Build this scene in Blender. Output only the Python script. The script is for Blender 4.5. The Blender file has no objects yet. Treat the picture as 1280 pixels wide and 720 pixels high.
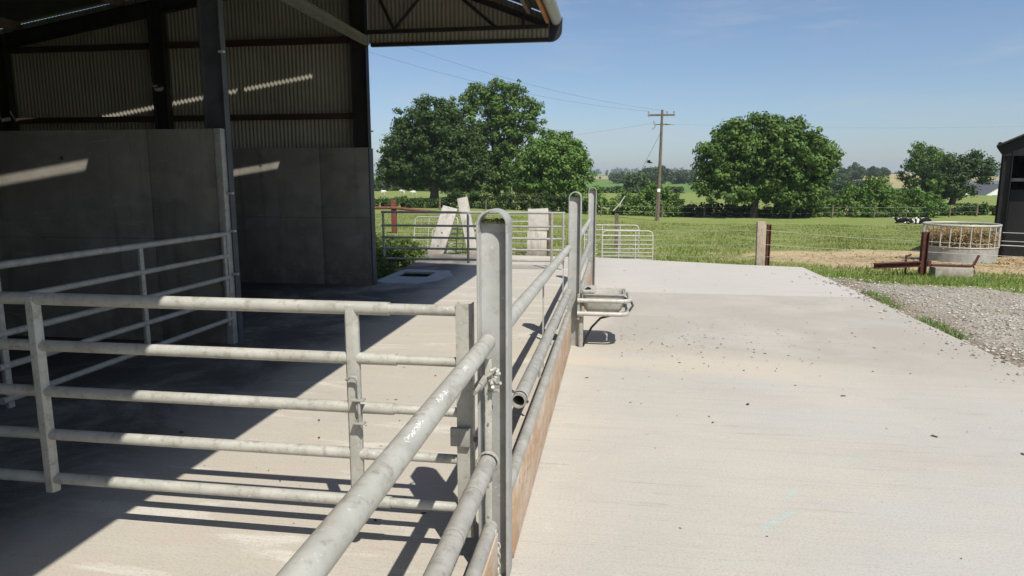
import bpy, bmesh, math, random
import numpy as np
from mathutils import Vector, Matrix

random.seed(7)
RNG = np.random.default_rng(11)
R = math.radians
scene = bpy.context.scene
COL = scene.collection

# ------------------------------------------------------------------ materials
class NT:
    """small helper round a material's node tree"""
    def __init__(self, name):
        self.m = bpy.data.materials.new(name)
        self.m.use_nodes = True
        self.t = self.m.node_tree
        self.b = self.t.nodes['Principled BSDF']
        self.out = self.t.nodes['Material Output']
        self._pos = None
    def n(self, typ, **kw):
        nd = self.t.nodes.new(typ)
        for k, v in kw.items():
            setattr(nd, k, v)
        return nd
    def link(self, a, b):
        self.t.links.new(a, b)
    def val(self, sock, v):
        if isinstance(v, (int, float)):
            sock.default_value = v
        elif isinstance(v, tuple):
            sock.default_value = (*v, 1.0) if len(v) == 3 and sock.type == 'RGBA' else v
        else:
            self.link(v, sock)
    @property
    def pos(self):
        if self._pos is None:
            self._pos = self.n('ShaderNodeNewGeometry').outputs['Position']
        return self._pos
    def scaled(self, sx, sy, sz, rz=0.0, loc=(0, 0, 0), obj=False):
        mp = self.n('ShaderNodeMapping')
        src = self.n('ShaderNodeTexCoord').outputs['Object'] if obj else self.pos
        self.link(src, mp.inputs['Vector'])
        mp.inputs['Scale'].default_value = (sx, sy, sz)
        mp.inputs['Rotation'].default_value = (0, 0, rz)
        mp.inputs['Location'].default_value = loc
        return mp.outputs['Vector']
    def noise(self, scale, detail=4, rough=.6, vec=None, dist=0.0):
        nd = self.n('ShaderNodeTexNoise')
        nd.inputs['Scale'].default_value = scale
        nd.inputs['Detail'].default_value = detail
        nd.inputs['Roughness'].default_value = rough
        nd.inputs['Distortion'].default_value = dist
        self.link(vec if vec is not None else self.pos, nd.inputs['Vector'])
        return nd.outputs['Fac']
    def voro(self, scale, out='Distance', vec=None, feature='F1'):
        nd = self.n('ShaderNodeTexVoronoi', feature=feature)
        nd.inputs['Scale'].default_value = scale
        self.link(vec if vec is not None else self.pos, nd.inputs['Vector'])
        return nd.outputs[out]
    def ramp(self, fac, lo, hi, a=0.0, b=1.0):
        nd = self.n('ShaderNodeMapRange', interpolation_type='SMOOTHSTEP')
        self.val(nd.inputs['Value'], fac)
        nd.inputs['From Min'].default_value = lo
        nd.inputs['From Max'].default_value = hi
        nd.inputs['To Min'].default_value = a
        nd.inputs['To Max'].default_value = b
        return nd.outputs['Result']
    def math(self, op, a, b=0.0):
        nd = self.n('ShaderNodeMath', operation=op)
        self.val(nd.inputs[0], a)
        self.val(nd.inputs[1], b)
        return nd.outputs[0]
    def mix(self, fac, a, b, mode='MIX'):
        nd = self.n('ShaderNodeMix', data_type='RGBA', blend_type=mode)
        self.val(nd.inputs[0], fac)
        self.val(nd.inputs[6], a)
        self.val(nd.inputs[7], b)
        return nd.outputs[2]
    def xyz(self):
        nd = self.n('ShaderNodeSeparateXYZ')
        self.link(self.pos, nd.inputs[0])
        return nd.outputs
    def bump(self, h, strength=.3, dist=.01):
        nd = self.n('ShaderNodeBump')
        nd.inputs['Strength'].default_value = strength
        nd.inputs['Distance'].default_value = dist
        self.link(h, nd.inputs['Height'])
        self.link(nd.outputs[0], self.b.inputs['Normal'])
    def done(self, color, rough=.7, spec=.3, metal=0.0):
        self.val(self.b.inputs['Base Color'], color)
        self.val(self.b.inputs['Roughness'], rough)
        self.b.inputs['Specular IOR Level'].default_value = spec
        self.b.inputs['Metallic'].default_value = metal
        return self.m

def worn(name, c1, c2, scale=6, rough=.7, spec=.3, metal=0.0, dirt=None, dirt_amt=.35, bump=.15, chips=None):
    k = NT(name)
    f = k.ramp(k.noise(scale, 5, .65), .3, .7)
    col = k.mix(f, c1, c2)
    if dirt:
        d = k.ramp(k.noise(scale * 3.1, 6, .75), .5, .68, 0, min(.85, dirt_amt * 1.3))
        col = k.mix(d, col, dirt)
    if chips:
        d = k.ramp(k.noise(scale * 9, 3, .6), .66, .72, 0, .7)
        col = k.mix(d, col, chips)
    k.bump(k.noise(scale * 12, 4, .6), bump, .004)
    return k.done(col, rough, spec, metal)

MAT = {}
MAT['galv'] = worn('galvanised_steel', (.40, .395, .345), (.50, .49, .435), 7, .5, .4, .12, (.255, .215, .16), .5, .12, (.68, .68, .64))
MAT['galv_post'] = worn('galvanised_post_steel', (.335, .34, .32), (.41, .41, .385), 5, .5, .4, .12, (.27, .235, .185), .4, .1, (.6, .6, .58))
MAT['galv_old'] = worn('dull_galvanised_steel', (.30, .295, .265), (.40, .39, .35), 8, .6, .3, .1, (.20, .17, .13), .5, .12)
MAT['steel_dark'] = worn('dark_painted_steel', (.016, .016, .015), (.03, .029, .027), 3, .6, .25)
MAT['steel_grey'] = worn('grey_painted_steel', (.075, .085, .09), (.11, .12, .125), 4, .55, .3, 0, (.12, .1, .08), .4)
MAT['steel_post'] = worn('blue_grey_column_steel', (.05, .055, .062), (.08, .088, .097), 3, .55, .3)
MAT['eaves_green'] = worn('pale_green_grey_steel', (.15, .16, .135), (.20, .21, .18), 4, .55, .3, 0, (.12, .1, .08), .4)
MAT['girt'] = worn('red_oxide_steel', (.042, .024, .018), (.06, .034, .025), 4, .75, .2)
MAT['rust'] = worn('rusty_steel', (.07, .026, .019), (.125, .048, .034), 9, .8, .2, 0, (.05, .022, .016), .6, .3)
MAT['rust_red'] = worn('red_rusty_pipe', (.15, .05, .038), (.21, .08, .06), 6, .75, .2, 0, (.10, .04, .03), .6, .2)
MAT['black_plastic'] = worn('black_plastic', (.012, .012, .012), (.02, .02, .02), 5, .5, .4)
MAT['white_paint'] = worn('white_paint', (.72, .72, .70), (.80, .80, .78), 5, .7, .3)
MAT['moss'] = worn('moss', (.24, .26, .10), (.36, .37, .20), 60, .95, .1, 0, None, 0, .5)
MAT['timber_orange'] = worn('eaves_timber', (.33, .15, .06), (.43, .21, .09), 5, .75, .2)
MAT['timber_grey'] = worn('weathered_timber', (.13, .10, .075), (.21, .165, .125), 5, .85, .2, 0, (.06, .045, .035), .6, .3)
MAT['gutter'] = worn('grey_gutter_plastic', (.30, .31, .29), (.36, .37, .35), 4, .5, .35)
MAT['ceramic'] = worn('brown_insulator', (.30, .28, .25), (.4, .38, .35), 4, .3, .5)
MAT['slate'] = worn('slate_roof', (.10, .105, .12), (.16, .165, .18), 4, .7, .3)
MAT['hide'] = None

def concrete_wall_mat():
    k = NT('cast_concrete_wall')
    f = k.noise(1.1, 6, .65)
    col = k.mix(k.ramp(f, .3, .7), (.165, .152, .128), (.25, .232, .198))
    streak = k.noise(3, 4, .6, k.scaled(2.2, 2.2, .16))
    col = k.mix(k.ramp(streak, .52, .75, 0, .4), col, (.085, .076, .062))
    spots = k.ramp(k.noise(22, 3, .7), .62, .72, 0, .4)
    col = k.mix(spots, col, (.09, .08, .07))
    x, y, z = k.xyz()
    low = k.math('MULTIPLY', k.ramp(z, .9, .05, 0, .55), k.ramp(k.noise(4, 5, .7), .35, .6))
    col = k.mix(low, col, (.10, .085, .065))
    lift = k.math('ABSOLUTE', k.math('SUBTRACT', k.math('ADD', z, k.math('MULTIPLY', k.noise(2, 4), .03)), 1.24))
    col = k.mix(k.ramp(lift, .012, .004, 0, .45), col, (.09, .08, .065))
    patch = k.ramp(k.noise(.75, 3, .5, k.scaled(1, 1, 1.6, 0, (3, 1, 6)), .3), .55, .6, 0, .35)
    col = k.mix(patch, col, (.30, .285, .25))
    scr = k.noise(1, 5, .75, k.scaled(2.2, 2.2, 16, 0, (1, 4, 2)), .6)
    col = k.mix(k.ramp(scr, .6, .66, 0, .5), col, (.31, .295, .26))
    holes = k.voro(1.55, 'Distance', k.scaled(1, 0, 1))
    col = k.mix(k.ramp(holes, .055, .04, 0, .85), col, (.03, .028, .025))
    k.bump(k.noise(30, 5, .7), .35, .008)
    return k.done(col, .85, .25)
MAT['wall'] = concrete_wall_mat()

def slab_mat():
    k = NT('weathered_cast_slab')
    col = k.mix(k.ramp(k.noise(3, 6, .7), .3, .7), (.40, .375, .33), (.54, .515, .46))
    col = k.mix(k.ramp(k.noise(1, 5, .7, k.scaled(9, 9, 1.2)), .5, .68, 0, .65), col, (.25, .225, .18))
    x, y, z = k.xyz()
    col = k.mix(k.math('MULTIPLY', k.ramp(z, .35, -.05), k.ramp(k.noise(6, 5, .7), .3, .6, .1, .8)), col, (.20, .16, .11))
    col = k.mix(k.ramp(k.noise(14, 4, .7), .6, .7, 0, .5), col, (.22, .2, .16))
    k.bump(k.noise(25, 5, .7), .5, .01)
    return k.done(col, .9, .15)
MAT['slab'] = slab_mat()
MAT['concrete_block'] = worn('pale_cast_concrete', (.44, .42, .38), (.55, .53, .48), 4, .85, .2, 0, (.28, .25, .20), .55, .35)
MAT['post_pale'] = worn('pale_weathered_post', (.33, .265, .19), (.45, .38, .29), 5, .85, .2, 0, (.20, .15, .11), .7, .5)
MAT['patch'] = worn('rough_fresh_concrete', (.30, .315, .32), (.39, .40, .40), 5, .85, .2, 0, (.3, .3, .29), .5, .9)

def yard_mat():
    k = NT('brushed_yard_concrete')
    x, y, z = k.xyz()
    big = k.ramp(k.noise(.45, 5, .6, dist=.4), .33, .68)
    col = k.mix(big, (.49, .455, .39), (.435, .41, .36))
    # broom marks running across the yard
    br = k.noise(1, 5, .7, k.scaled(1.1, 38, 1, R(3)))
    br2 = k.noise(1, 5, .7, k.scaled(.55, 5.5, 1, R(-3)), .9)
    col = k.mix(k.ramp(br, .42, .72, 0, .22), col, (.36, .335, .30))
    col = k.mix(k.ramp(br2, .5, .7, 0, .30), col, (.37, .345, .305))
    mot = k.noise(2.3, 6, .75, dist=.3)
    col = k.mix(k.ramp(mot, .5, .68, 0, .35), col, (.40, .375, .335))
    col = k.mix(k.ramp(k.noise(7, 5, .75), .58, .7, 0, .35), col, (.56, .53, .485))
    # paler, later pour at the far end with a joint
    col = k.mix(k.math('MULTIPLY', k.ramp(y, 11.55, 11.75, 0, .55), k.ramp(x, -.6, .2)), col, (.50, .475, .435))
    # thin dark drag marks
    sc_ = k.noise(1, 5, .75, k.scaled(.9, 17, 1, R(-4), (2, 5, 0)), .8)
    col = k.mix(k.math('MULTIPLY', k.ramp(sc_, .57, .65, 0, .38), k.ramp(k.noise(.8, 3), .38, .56, .2, 1)), col, (.25, .225, .19))
    # an older, greyer pour between the joints
    ys = k.math('ADD', y, k.math('MULTIPLY', x, .16))
    mid = k.math('MULTIPLY', k.math('MULTIPLY', k.ramp(ys, 7.3, 7.8), k.ramp(y, 11.75, 11.55)), k.ramp(x, -.5, 0))
    col = k.mix(k.math('MULTIPLY', mid, k.ramp(k.noise(.9, 5, .65, dist=.6), .3, .62, .2, .8)), col, (.365, .338, .29))
    cool = k.math('MULTIPLY', k.math('MULTIPLY', k.ramp(ys, 7.0, 6.7), k.ramp(x, .4, 1.6)), k.ramp(k.noise(.55, 4, .6, k.scaled(1, 1.6, 1, 0, (4, 8, 0))), .4, .62, 0, .6))
    col = k.mix(cool, col, (.43, .435, .41))
    # straw coloured wash by the trough and in the pens
    band = k.math('MULTIPLY', k.ramp(ys, 6.75, 6.95), k.ramp(ys, 8.4, 7.3))
    band = k.math('MULTIPLY', band, k.ramp(k.noise(1, 5, .65, k.scaled(.5, 2.2, 1), .4), .36, .6, .1, .8))
    band = k.math('MULTIPLY', band, k.ramp(x, 4.5, .6, .25, 1))
    col = k.mix(k.math('MULTIPLY', band, .7), col, (.53, .465, .36))
    pen = k.math('MULTIPLY', k.ramp(x, -.45, -.6), k.ramp(k.noise(1, 5, .65, k.scaled(.7, 3, 1), .6), .36, .62, .1, .7))
    col = k.mix(pen, col, (.475, .425, .345))
    pale = k.math('MULTIPLY', k.ramp(x, -.4, -.7), k.ramp(k.noise(1.0, 6, .7, k.scaled(.8, 3.5, 1, 0, (7, 3, 0)), .4), .53, .66, 0, .85))
    col = k.mix(pale, col, (.60, .565, .50))
    # roof shade painted blotchily into the floor colour, from the shadow line inwards
    pen_shade = k.math('MULTIPLY', k.ramp(x, -2.75, -3.6), k.ramp(k.noise(1.1, 6, .7, dist=.5), .3, .6, .45, .97))
    col = k.mix(pen_shade, col, (.085, .079, .07))
    col = k.mix(k.ramp(x, -4.6, -6.5, 0, .75), col, (.035, .032, .028))  # deep shed floor painted darker still, for the light falling off inside
    # specks, pits, hairline cracks
    sp = k.ramp(k.voro(3.1), .045, .02, 0, .8)
    sp = k.math('MULTIPLY', sp, k.ramp(k.noise(1.3, 3), .5, .6))
    col = k.mix(sp, col, (.13, .10, .08))
    fine = k.noise(70, 4, .75)
    col = k.mix(k.ramp(fine, .46, .72, 0, .6), col, (.27, .25, .22))
    # construction joints
    for yy, wd in ((11.65, .012),):
        j = k.math('ABSOLUTE', k.math('SUBTRACT', k.math('ADD', y, k.math('MULTIPLY', k.noise(1.5, 4), .05)), yy + .025))
        col = k.mix(k.math('MULTIPLY', k.ramp(j, wd * 1.6, wd * .5, 0, .5), k.ramp(x, -.5, -.3)), col, (.2, .185, .16))
    # faint turquoise marker spray
    for (cx, cy, an, hl, hw, am) in ((.95, 3.78, R(48), .19, .028, .42), (1.10, 4.12, R(62), .10, .03, .32),
                                     (1.62, 4.75, R(10), .22, .05, .16), (.62, 3.28, R(8), .10, .012, .28)):
        mp = k.n('ShaderNodeMapping', vector_type='TEXTURE')
        k.link(k.pos, mp.inputs['Vector'])
        mp.inputs['Location'].default_value = (cx, cy, 0)
        mp.inputs['Rotation'].default_value = (0, 0, an)
        s = k.n('ShaderNodeSeparateXYZ'); k.link(mp.outputs[0], s.inputs[0])
        m = k.math('MULTIPLY', k.ramp(k.math('ABSOLUTE', s.outputs[0]), hl, hl * .6), k.ramp(k.math('ABSOLUTE', s.outputs[1]), hw, hw * .3))
        m = k.math('MULTIPLY', m, k.ramp(k.noise(26, 4, .7), .36, .6, 0, am))
        col = k.mix(m, col, (.25, .56, .54))
    h = k.math('ADD', k.math('MULTIPLY', br, .8), k.math('MULTIPLY', fine, .35))
    k.bump(h, .35, .006)
    return k.done(col, .85, .2)
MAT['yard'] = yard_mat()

def sheet_mat(name, a, b):
    k = NT(name)
    col = k.mix(k.ramp(k.noise(.8, 5, .6), .3, .7), a, b)
    st = k.noise(4, 4, .6, k.scaled(3, 3, .2))
    col = k.mix(k.ramp(st, .55, .75, 0, .4), col, tuple(v * .6 for v in a))
    return k.done(col, .65, .3)
MAT['sheet'] = sheet_mat('corrugated_wall_sheet', (.245, .23, .185), (.31, .29, .24))
MAT['shade_sheet'] = sheet_mat('shade_darkened_rear_sheet', (.06, .057, .047), (.085, .08, .068))  # wall sheet colour darkened to deepen the shade at the shed's rear
MAT['shade_wall'] = worn('shade_darkened_wall', (.05, .045, .037), (.08, .072, .06), 2, .85, .2)  # rear concrete darkened likewise, to keep bounced light down inside the shed
MAT['roof_sheet'] = sheet_mat('corrugated_roof_sheet', (.055, .055, .048), (.075, .075, .066))
MAT['barn_sheet'] = sheet_mat('barn_sheet', (.014, .0145, .0145), (.022, .022, .022))
MAT['barn_roof'] = sheet_mat('barn_roof_sheet', (.035, .035, .036), (.05, .05, .05))

def board_mat():
    k = NT('worn_plywood_board')
    f = k.noise(1, 6, .65, k.scaled(3, 1.6, 9), .6)
    col = k.mix(k.ramp(f, .32, .68), (.42, .265, .155), (.50, .37, .25))
    w = k.noise(5, 6, .7)
    col = k.mix(k.ramp(w, .45, .66, 0, .8), col, (.56, .49, .41))
    col = k.mix(k.ramp(k.noise(14, 4, .6), .62, .72, 0, .6), col, (.13, .08, .055))
    k.bump(k.noise(40, 4, .6), .2, .004)
    return k.done(col, .75, .25)
MAT['board'] = board_mat()

def field_mat():
    k = NT('pasture')
    x, y, z = k.xyz()
    a = k.ramp(k.noise(.35, 6, .65), .35, .65)
    col = k.mix(a, (.165, .225, .052), (.215, .255, .08))
    b = k.ramp(k.noise(2.2, 5, .7, k.scaled(.6, 1.3, 1)), .48, .66, 0, .6)
    col = k.mix(b, col, (.31, .285, .135))
    st_ = k.noise(1, 5, .7, k.scaled(.22, 2.4, 1, R(-6)), .4)
    col = k.mix(k.math('MULTIPLY', k.ramp(st_, .5, .66, 0, .7), k.ramp(y, 60, 40)), col, (.33, .30, .15))
    # poached, straw-littered ground round the ring feeder
    mp = k.n('ShaderNodeMapping', vector_type='TEXTURE')
    k.link(k.pos, mp.inputs['Vector'])
    mp.inputs['Location'].default_value = (9.9, 19.6, -.2)
    mp.inputs['Scale'].default_value = (6.8, 3.8, 50)
    ln = k.n('ShaderNodeVectorMath', operation='LENGTH'); k.link(mp.outputs[0], ln.inputs[0])
    rad = k.math('ADD', ln.outputs['Value'], k.math('MULTIPLY', k.math('SUBTRACT', k.noise(.9, 6, .7), .5), 1.3))
    m = k.ramp(rad, 1.12, .72)
    strw = k.mix(k.ramp(k.noise(7, 5, .7), .35, .65), (.42, .31, .18), (.52, .41, .26))
    col = k.mix(m, col, strw)
    # far fields: each their own crop
    far = k.ramp(y, 110, 150)
    cells = k.voro(1, 'Color', k.scaled(.0062, .0048, .0, R(12), (3.3, 1.2, 0)))
    sc = k.n('ShaderNodeSeparateColor'); k.link(cells, sc.inputs[0])
    fc = k.mix(k.ramp(sc.outputs[0], .35, .4), (.12, .20, .05), (.19, .24, .08))
    fc = k.mix(k.ramp(sc.outputs[1], .62, .66), fc, (.33, .29, .15))
    col = k.mix(far, col, fc)
    d2 = k.n('ShaderNodeVectorMath', operation='DISTANCE'); k.link(k.pos, d2.inputs[0]); d2.inputs[1].default_value = (150, 395, 3)
    tan = k.ramp(k.math('ADD', d2.outputs['Value'], k.math('MULTIPLY', k.noise(.02, 3), 40)), 105, 80)
    col = k.mix(tan, col, (.36, .30, .15))
    k.bump(k.noise(9, 6, .7), .7, .08)
    return k.done(col, .95, .08)
MAT['field'] = field_mat()

def gravel_mat():
    k = NT('gravel')
    c = k.voro(24, 'Color')
    s = k.n('ShaderNodeSeparateColor'); k.link(c, s.inputs[0])
    col = k.mix(s.outputs[0], (.23, .21, .175), (.49, .46, .40))
    col = k.mix(k.ramp(k.noise(.9, 6, .65), .36, .58, 0, .85), col, (.33, .285, .22))
    x, y, z = k.xyz()
    col = k.mix(k.math('MULTIPLY', k.ramp(x, 5.0, 4.25, 0, .95), k.ramp(k.noise(3, 5, .7), .3, .6, .3, 1)), col, (.20, .15, .10))
    col = k.mix(k.ramp(k.noise(.8, 5, .7, k.scaled(1, 1, 1, 0, (9, 4, 0))), .56, .68, 0, .6), col, (.20, .165, .12))
    d = k.voro(24)
    k.bump(k.math('ADD', d, k.math('MULTIPLY', k.noise(60, 3), .4)), .9, .03)
    return k.done(col, .9, .15)
MAT['gravel'] = gravel_mat()

def stone_mat():
    k = NT('loose_stone')
    oi = k.n('ShaderNodeNewGeometry').outputs['Random Per Island']
    col = k.mix(oi, (.21, .19, .16), (.50, .475, .425))
    return k.done(col, .85, .2)
MAT['stone'] = stone_mat()

def leaf_mat(name, c1, c2, trans=.16, scale=.9):
    k = NT(name)
    g = k.n('ShaderNodeNewGeometry').outputs['Random Per Island']
    f = k.math('ADD', k.math('MULTIPLY', k.ramp(k.noise(scale, 3), .35, .65), .5), k.math('MULTIPLY', g, .5))
    col = k.mix(f, c1, c2)
    k.done(col, .6, .25)
    tr = k.n('ShaderNodeBsdfTranslucent')
    k.link(k.mix(.5, col, (c2[0] * 1.5, c2[1] * 1.5, c2[2] * .8)), tr.inputs['Color'])
    mx = k.n('ShaderNodeMixShader')
    mx.inputs[0].default_value = trans
    k.link(k.b.outputs[0], mx.inputs[1]); k.link(tr.outputs[0], mx.inputs[2])
    k.link(mx.outputs[0], k.out.inputs['Surface'])
    return k.m
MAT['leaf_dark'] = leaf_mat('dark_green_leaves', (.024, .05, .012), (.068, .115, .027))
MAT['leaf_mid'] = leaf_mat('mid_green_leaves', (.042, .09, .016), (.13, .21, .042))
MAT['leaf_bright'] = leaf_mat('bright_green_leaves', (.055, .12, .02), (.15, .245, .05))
MAT['leaf_far'] = leaf_mat('distant_leaves', (.045, .08, .03), (.08, .12, .045), .2)
MAT['grass'] = leaf_mat('grass_blades', (.14, .20, .042), (.31, .315, .12), .3, .7)
MAT['verge'] = leaf_mat('lush_verge_grass', (.11, .195, .03), (.19, .29, .06), .3, .9)
MAT['weed'] = leaf_mat('weed_leaves', (.05, .10, .02), (.14, .19, .05), .3, 3)
MAT['hay'] = leaf_mat('hay_stalks', (.30, .215, .10), (.52, .41, .22), .1, 4)
MAT['bark'] = worn('bark', (.055, .045, .035), (.11, .095, .075), 4, .9, .1, 0, (.03, .025, .02), .5, .5)
MAT['dirt'] = worn('dry_dirt', (.05, .035, .025), (.11, .08, .05), 30, .95, .1)

def hide_mat():
    k = NT('black_and_white_hide')
    v = k.noise(1.9, 2, .4, k.scaled(1, 1, 1, 0, (2.1, .4, .2), True))
    return k.done(k.mix(k.ramp(v, .55, .57), (.012, .011, .01), (.72, .70, .66)), .8, .2)
MAT['hide'] = hide_mat()
MAT['wool'] = worn('cream_wool', (.58, .54, .46), (.68, .64, .56), 6, .95, .1)
MAT['feather'] = worn('black_feathers', (.01, .01, .012), (.018, .018, .02), 5, .6, .2)

# ------------------------------------------------------------------ geometry helper
def frame(d):
    d = d.normalized()
    a = Vector((0, 0, 1)) if abs(d.z) < .95 else Vector((1, 0, 0))
    u = d.cross(a).normalized()
    return u, u.cross(d).normalized()

class MB:
    def __init__(self):
        self.v = []; self.f = []
    def add(self, vs, fs):
        o = len(self.v)
        self.v += [tuple(p) for p in vs]
        self.f += [tuple(i + o for i in f) for f in fs]
        return self
    def box(self, x0, x1, y0, y1, z0, z1):
        return self.add([(x0, y0, z0), (x1, y0, z0), (x1, y1, z0), (x0, y1, z0), (x0, y0, z1), (x1, y0, z1), (x1, y1, z1), (x0, y1, z1)],
                        [(0, 3, 2, 1), (4, 5, 6, 7), (0, 1, 5, 4), (1, 2, 6, 5), (2, 3, 7, 6), (3, 0, 4, 7)])
    def obox(self, c, sx, sy, sz, rot):
        m = Matrix.Translation(c) @ rot.to_4x4()
        b = MB().box(-sx / 2, sx / 2, -sy / 2, sy / 2, -sz / 2, sz / 2)
        return self.add([m @ Vector(p) for p in b.v], b.f)
    def tube(self, pts, r, seg=12, caps=True):
        pts = [Vector(p) for p in pts]
        n = len(pts)
        rs = r if isinstance(r, (list, tuple)) else [r] * n
        u = None; vs = []
        for i, p in enumerate(pts):
            if i == 0: d = pts[1] - p
            elif i == n - 1: d = p - pts[i - 1]
            else: d = (pts[i + 1] - p).normalized() + (p - pts[i - 1]).normalized()
            d.normalize()
            if u is None: u, w = frame(d)
            else:
                u = (u - d * u.dot(d)).normalized(); w = u.cross(d).normalized()
            for k in range(seg):
                a = 2 * math.pi * k / seg
                vs.append(p + (u * math.cos(a) + w * math.sin(a)) * rs[i])
        fs = []
        for i in range(n - 1):
            for k in range(seg):
                a, b = i * seg + k, i * seg + (k + 1) % seg
                fs.append((a, b, b + seg, a + seg))
        if caps:
            fs.append(tuple(range(seg - 1, -1, -1)))
            fs.append(tuple((n - 1) * seg + k for k in range(seg)))
        return self.add(vs, fs)
    def pipe(self, p0, p1, r, wall=.006, seg=16):
        """open ended hollow pipe"""
        p0, p1 = Vector(p0), Vector(p1)
        u, w = frame(p1 - p0)
        vs = []
        for (p, q) in ((p0, r), (p1, r), (p1, r - wall), (p0, r - wall)):
            for k in range(seg):
                a = 2 * math.pi * k / seg
                vs.append(p + (u * math.cos(a) + w * math.sin(a)) * q)
        fs = []
        for i in range(4):
            for k in range(seg):
                a, b = i * seg + k, i * seg + (k + 1) % seg
                j = (i + 1) % 4
                fs.append((a, b, j * seg + (k + 1) % seg, j * seg + k))
        return self.add(vs, fs)
    def prism(self, poly, o, u, v, w):
        """poly of (a,b) in the u,v plane at o, extruded by vector w"""
        o, u, v, w = Vector(o), Vector(u), Vector(v), Vector(w)
        n = len(poly)
        a = [o + u * p + v * q for p, q in poly]
        vs = a + [p + w for p in a]
        fs = [tuple(range(n - 1, -1, -1)), tuple(range(n, 2 * n))]
        fs += [(i, (i + 1) % n, n + (i + 1) % n, n + i) for i in range(n)]
        return self.add(vs, fs)
    def build(self, name, mat, parent=None, smooth=35, bevel=0.0, mods=None):
        me = bpy.data.meshes.new(name)
        off = world_of(parent) if parent else Vector((0, 0, 0))
        me.from_pydata([(x - off.x, y - off.y, z - off.z) for x, y, z in self.v], [], self.f)
        bm = bmesh.new(); bm.from_mesh(me)
        bmesh.ops.recalc_face_normals(bm, faces=bm.faces)
        if bevel:
            es = [e for e in bm.edges if len(e.link_faces) == 2 and e.calc_face_angle(0) > .9]
            bmesh.ops.bevel(bm, geom=es, offset=bevel, segments=2, affect='EDGES', profile=.6)
        bm.to_mesh(me); bm.free()
        if smooth:
            me.shade_smooth()
            me.set_sharp_from_angle(angle=R(smooth))
        me.materials.append(MAT[mat] if isinstance(mat, str) else mat)
        o = bpy.data.objects.new(name, me)
        COL.objects.link(o)
        if parent: o.parent = parent
        return o

def world_of(o):
    p = Vector((0, 0, 0))
    while o is not None:
        p += o.location; o = o.parent
    return p

def tag(o, label=None, cat=None, group=None, kind=None):
    if label: o['label'] = label
    if cat: o['category'] = cat
    if group: o['group'] = group
    if kind: o['kind'] = kind
    return o

def thing(name, label, cat, loc, group=None):
    o = bpy.data.objects.new(name, None)
    o.empty_display_size = .2
    COL.objects.link(o)
    o.location = loc
    return tag(o, label, cat, group)

def copy_tree(o, parent=None):
    c = o.copy(); COL.objects.link(c); c.parent = parent
    for ch in o.children: copy_tree(ch, c)
    return c

def np_mesh(name, verts, nper, mat, parent=None):
    """mesh of separate nper-gons from an (N*nper,3) array"""
    n = len(verts) // nper
    me = bpy.data.meshes.new(name)
    off = world_of(parent) if parent else Vector((0, 0, 0))
    v = (verts - np.array(off)).astype(np.float32)
    me.vertices.add(len(v)); me.vertices.foreach_set('co', v.ravel())
    me.loops.add(n * nper); me.loops.foreach_set('vertex_index', np.arange(n * nper, dtype=np.int32))
    me.polygons.add(n)
    me.polygons.foreach_set('loop_start', np.arange(0, n * nper, nper, dtype=np.int32))
    me.polygons.foreach_set('loop_total', np.full(n, nper, dtype=np.int32))
    me.update(calc_edges=True); me.validate()
    me.materials.append(MAT[mat])
    o = bpy.data.objects.new(name, me); COL.objects.link(o)
    if parent: o.parent = parent
    return o

def I_poly(w, d, tf, tw):
    """I section: flanges along b at a=+-w/2, web between"""
    a, b, t = w / 2, d / 2, tw / 2
    return [(-a, -b), (-a + tf, -b), (-a + tf, -t), (a - tf, -t), (a - tf, -b), (a, -b), (a, b), (a - tf, b), (a - tf, t), (-a + tf, t), (-a + tf, b), (-a, b)]

# ------------------------------------------------------------------ camera, light, sky
F, HCAM = 850.0, 1.9
pitch = math.atan(135 / F)
yaw = math.atan(130 * math.cos(pitch) / F)
fw = Vector((-math.sin(yaw) * math.cos(pitch), math.cos(yaw) * math.cos(pitch), -math.sin(pitch)))
rt = Vector((math.cos(yaw), math.sin(yaw), 0))
up = rt.cross(fw)
cam = bpy.data.cameras.new('camera')
cam.sensor_width = 36; cam.lens = F / 1280 * 36
cam.clip_start = .05; cam.clip_end = 9000
co = bpy.data.objects.new('camera', cam); COL.objects.link(co)
m = Matrix((rt, up, -fw)).transposed().to_4x4()
m.translation = (0, 0, HCAM)
co.matrix_world = m
scene.camera = co

SUN = Vector((.39, -.62, 1.0)).normalized()
sl = bpy.data.lights.new('sun', 'SUN'); sl.energy = 4.5; sl.angle = R(.4); sl.color = (1.0, .955, .88)
so = bpy.data.objects.new('sun', sl); COL.objects.link(so)
so.rotation_euler = SUN.to_track_quat('Z', 'Y').to_euler()
so.location = (10, -10, 30)
wd = bpy.data.worlds.new('World'); scene.world = wd; wd.use_nodes = True
sky = wd.node_tree.nodes.new('ShaderNodeTexSky'); sky.sky_type = 'NISHITA'; sky.sun_disc = False
sky.sun_elevation = math.asin(SUN.z); sky.sun_rotation = math.atan2(SUN.x, SUN.y)
sky.altitude = 100; sky.air_density = .9; sky.dust_density = 1.0; sky.ozone_density = 3.6
wn = wd.node_tree
bg = wn.nodes['Background']
bg.inputs['Strength'].default_value = .100
tc = wn.nodes.new('ShaderNodeTexCoord'); mpn = wn.nodes.new('ShaderNodeMapping')
mpn.inputs['Scale'].default_value = (1.3, 1.3, 9); mpn.inputs['Rotation'].default_value = (0, R(7), 0)
nz = wn.nodes.new('ShaderNodeTexNoise'); nz.inputs['Scale'].default_value = 2.6; nz.inputs['Detail'].default_value = 6; nz.inputs['Roughness'].default_value = .6
nz.inputs['Distortion'].default_value = .5
mrn = wn.nodes.new('ShaderNodeMapRange'); mrn.interpolation_type = 'SMOOTHSTEP'
mrn.inputs['From Min'].default_value = .50; mrn.inputs['From Max'].default_value = .78; mrn.inputs['To Max'].default_value = .42
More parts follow.
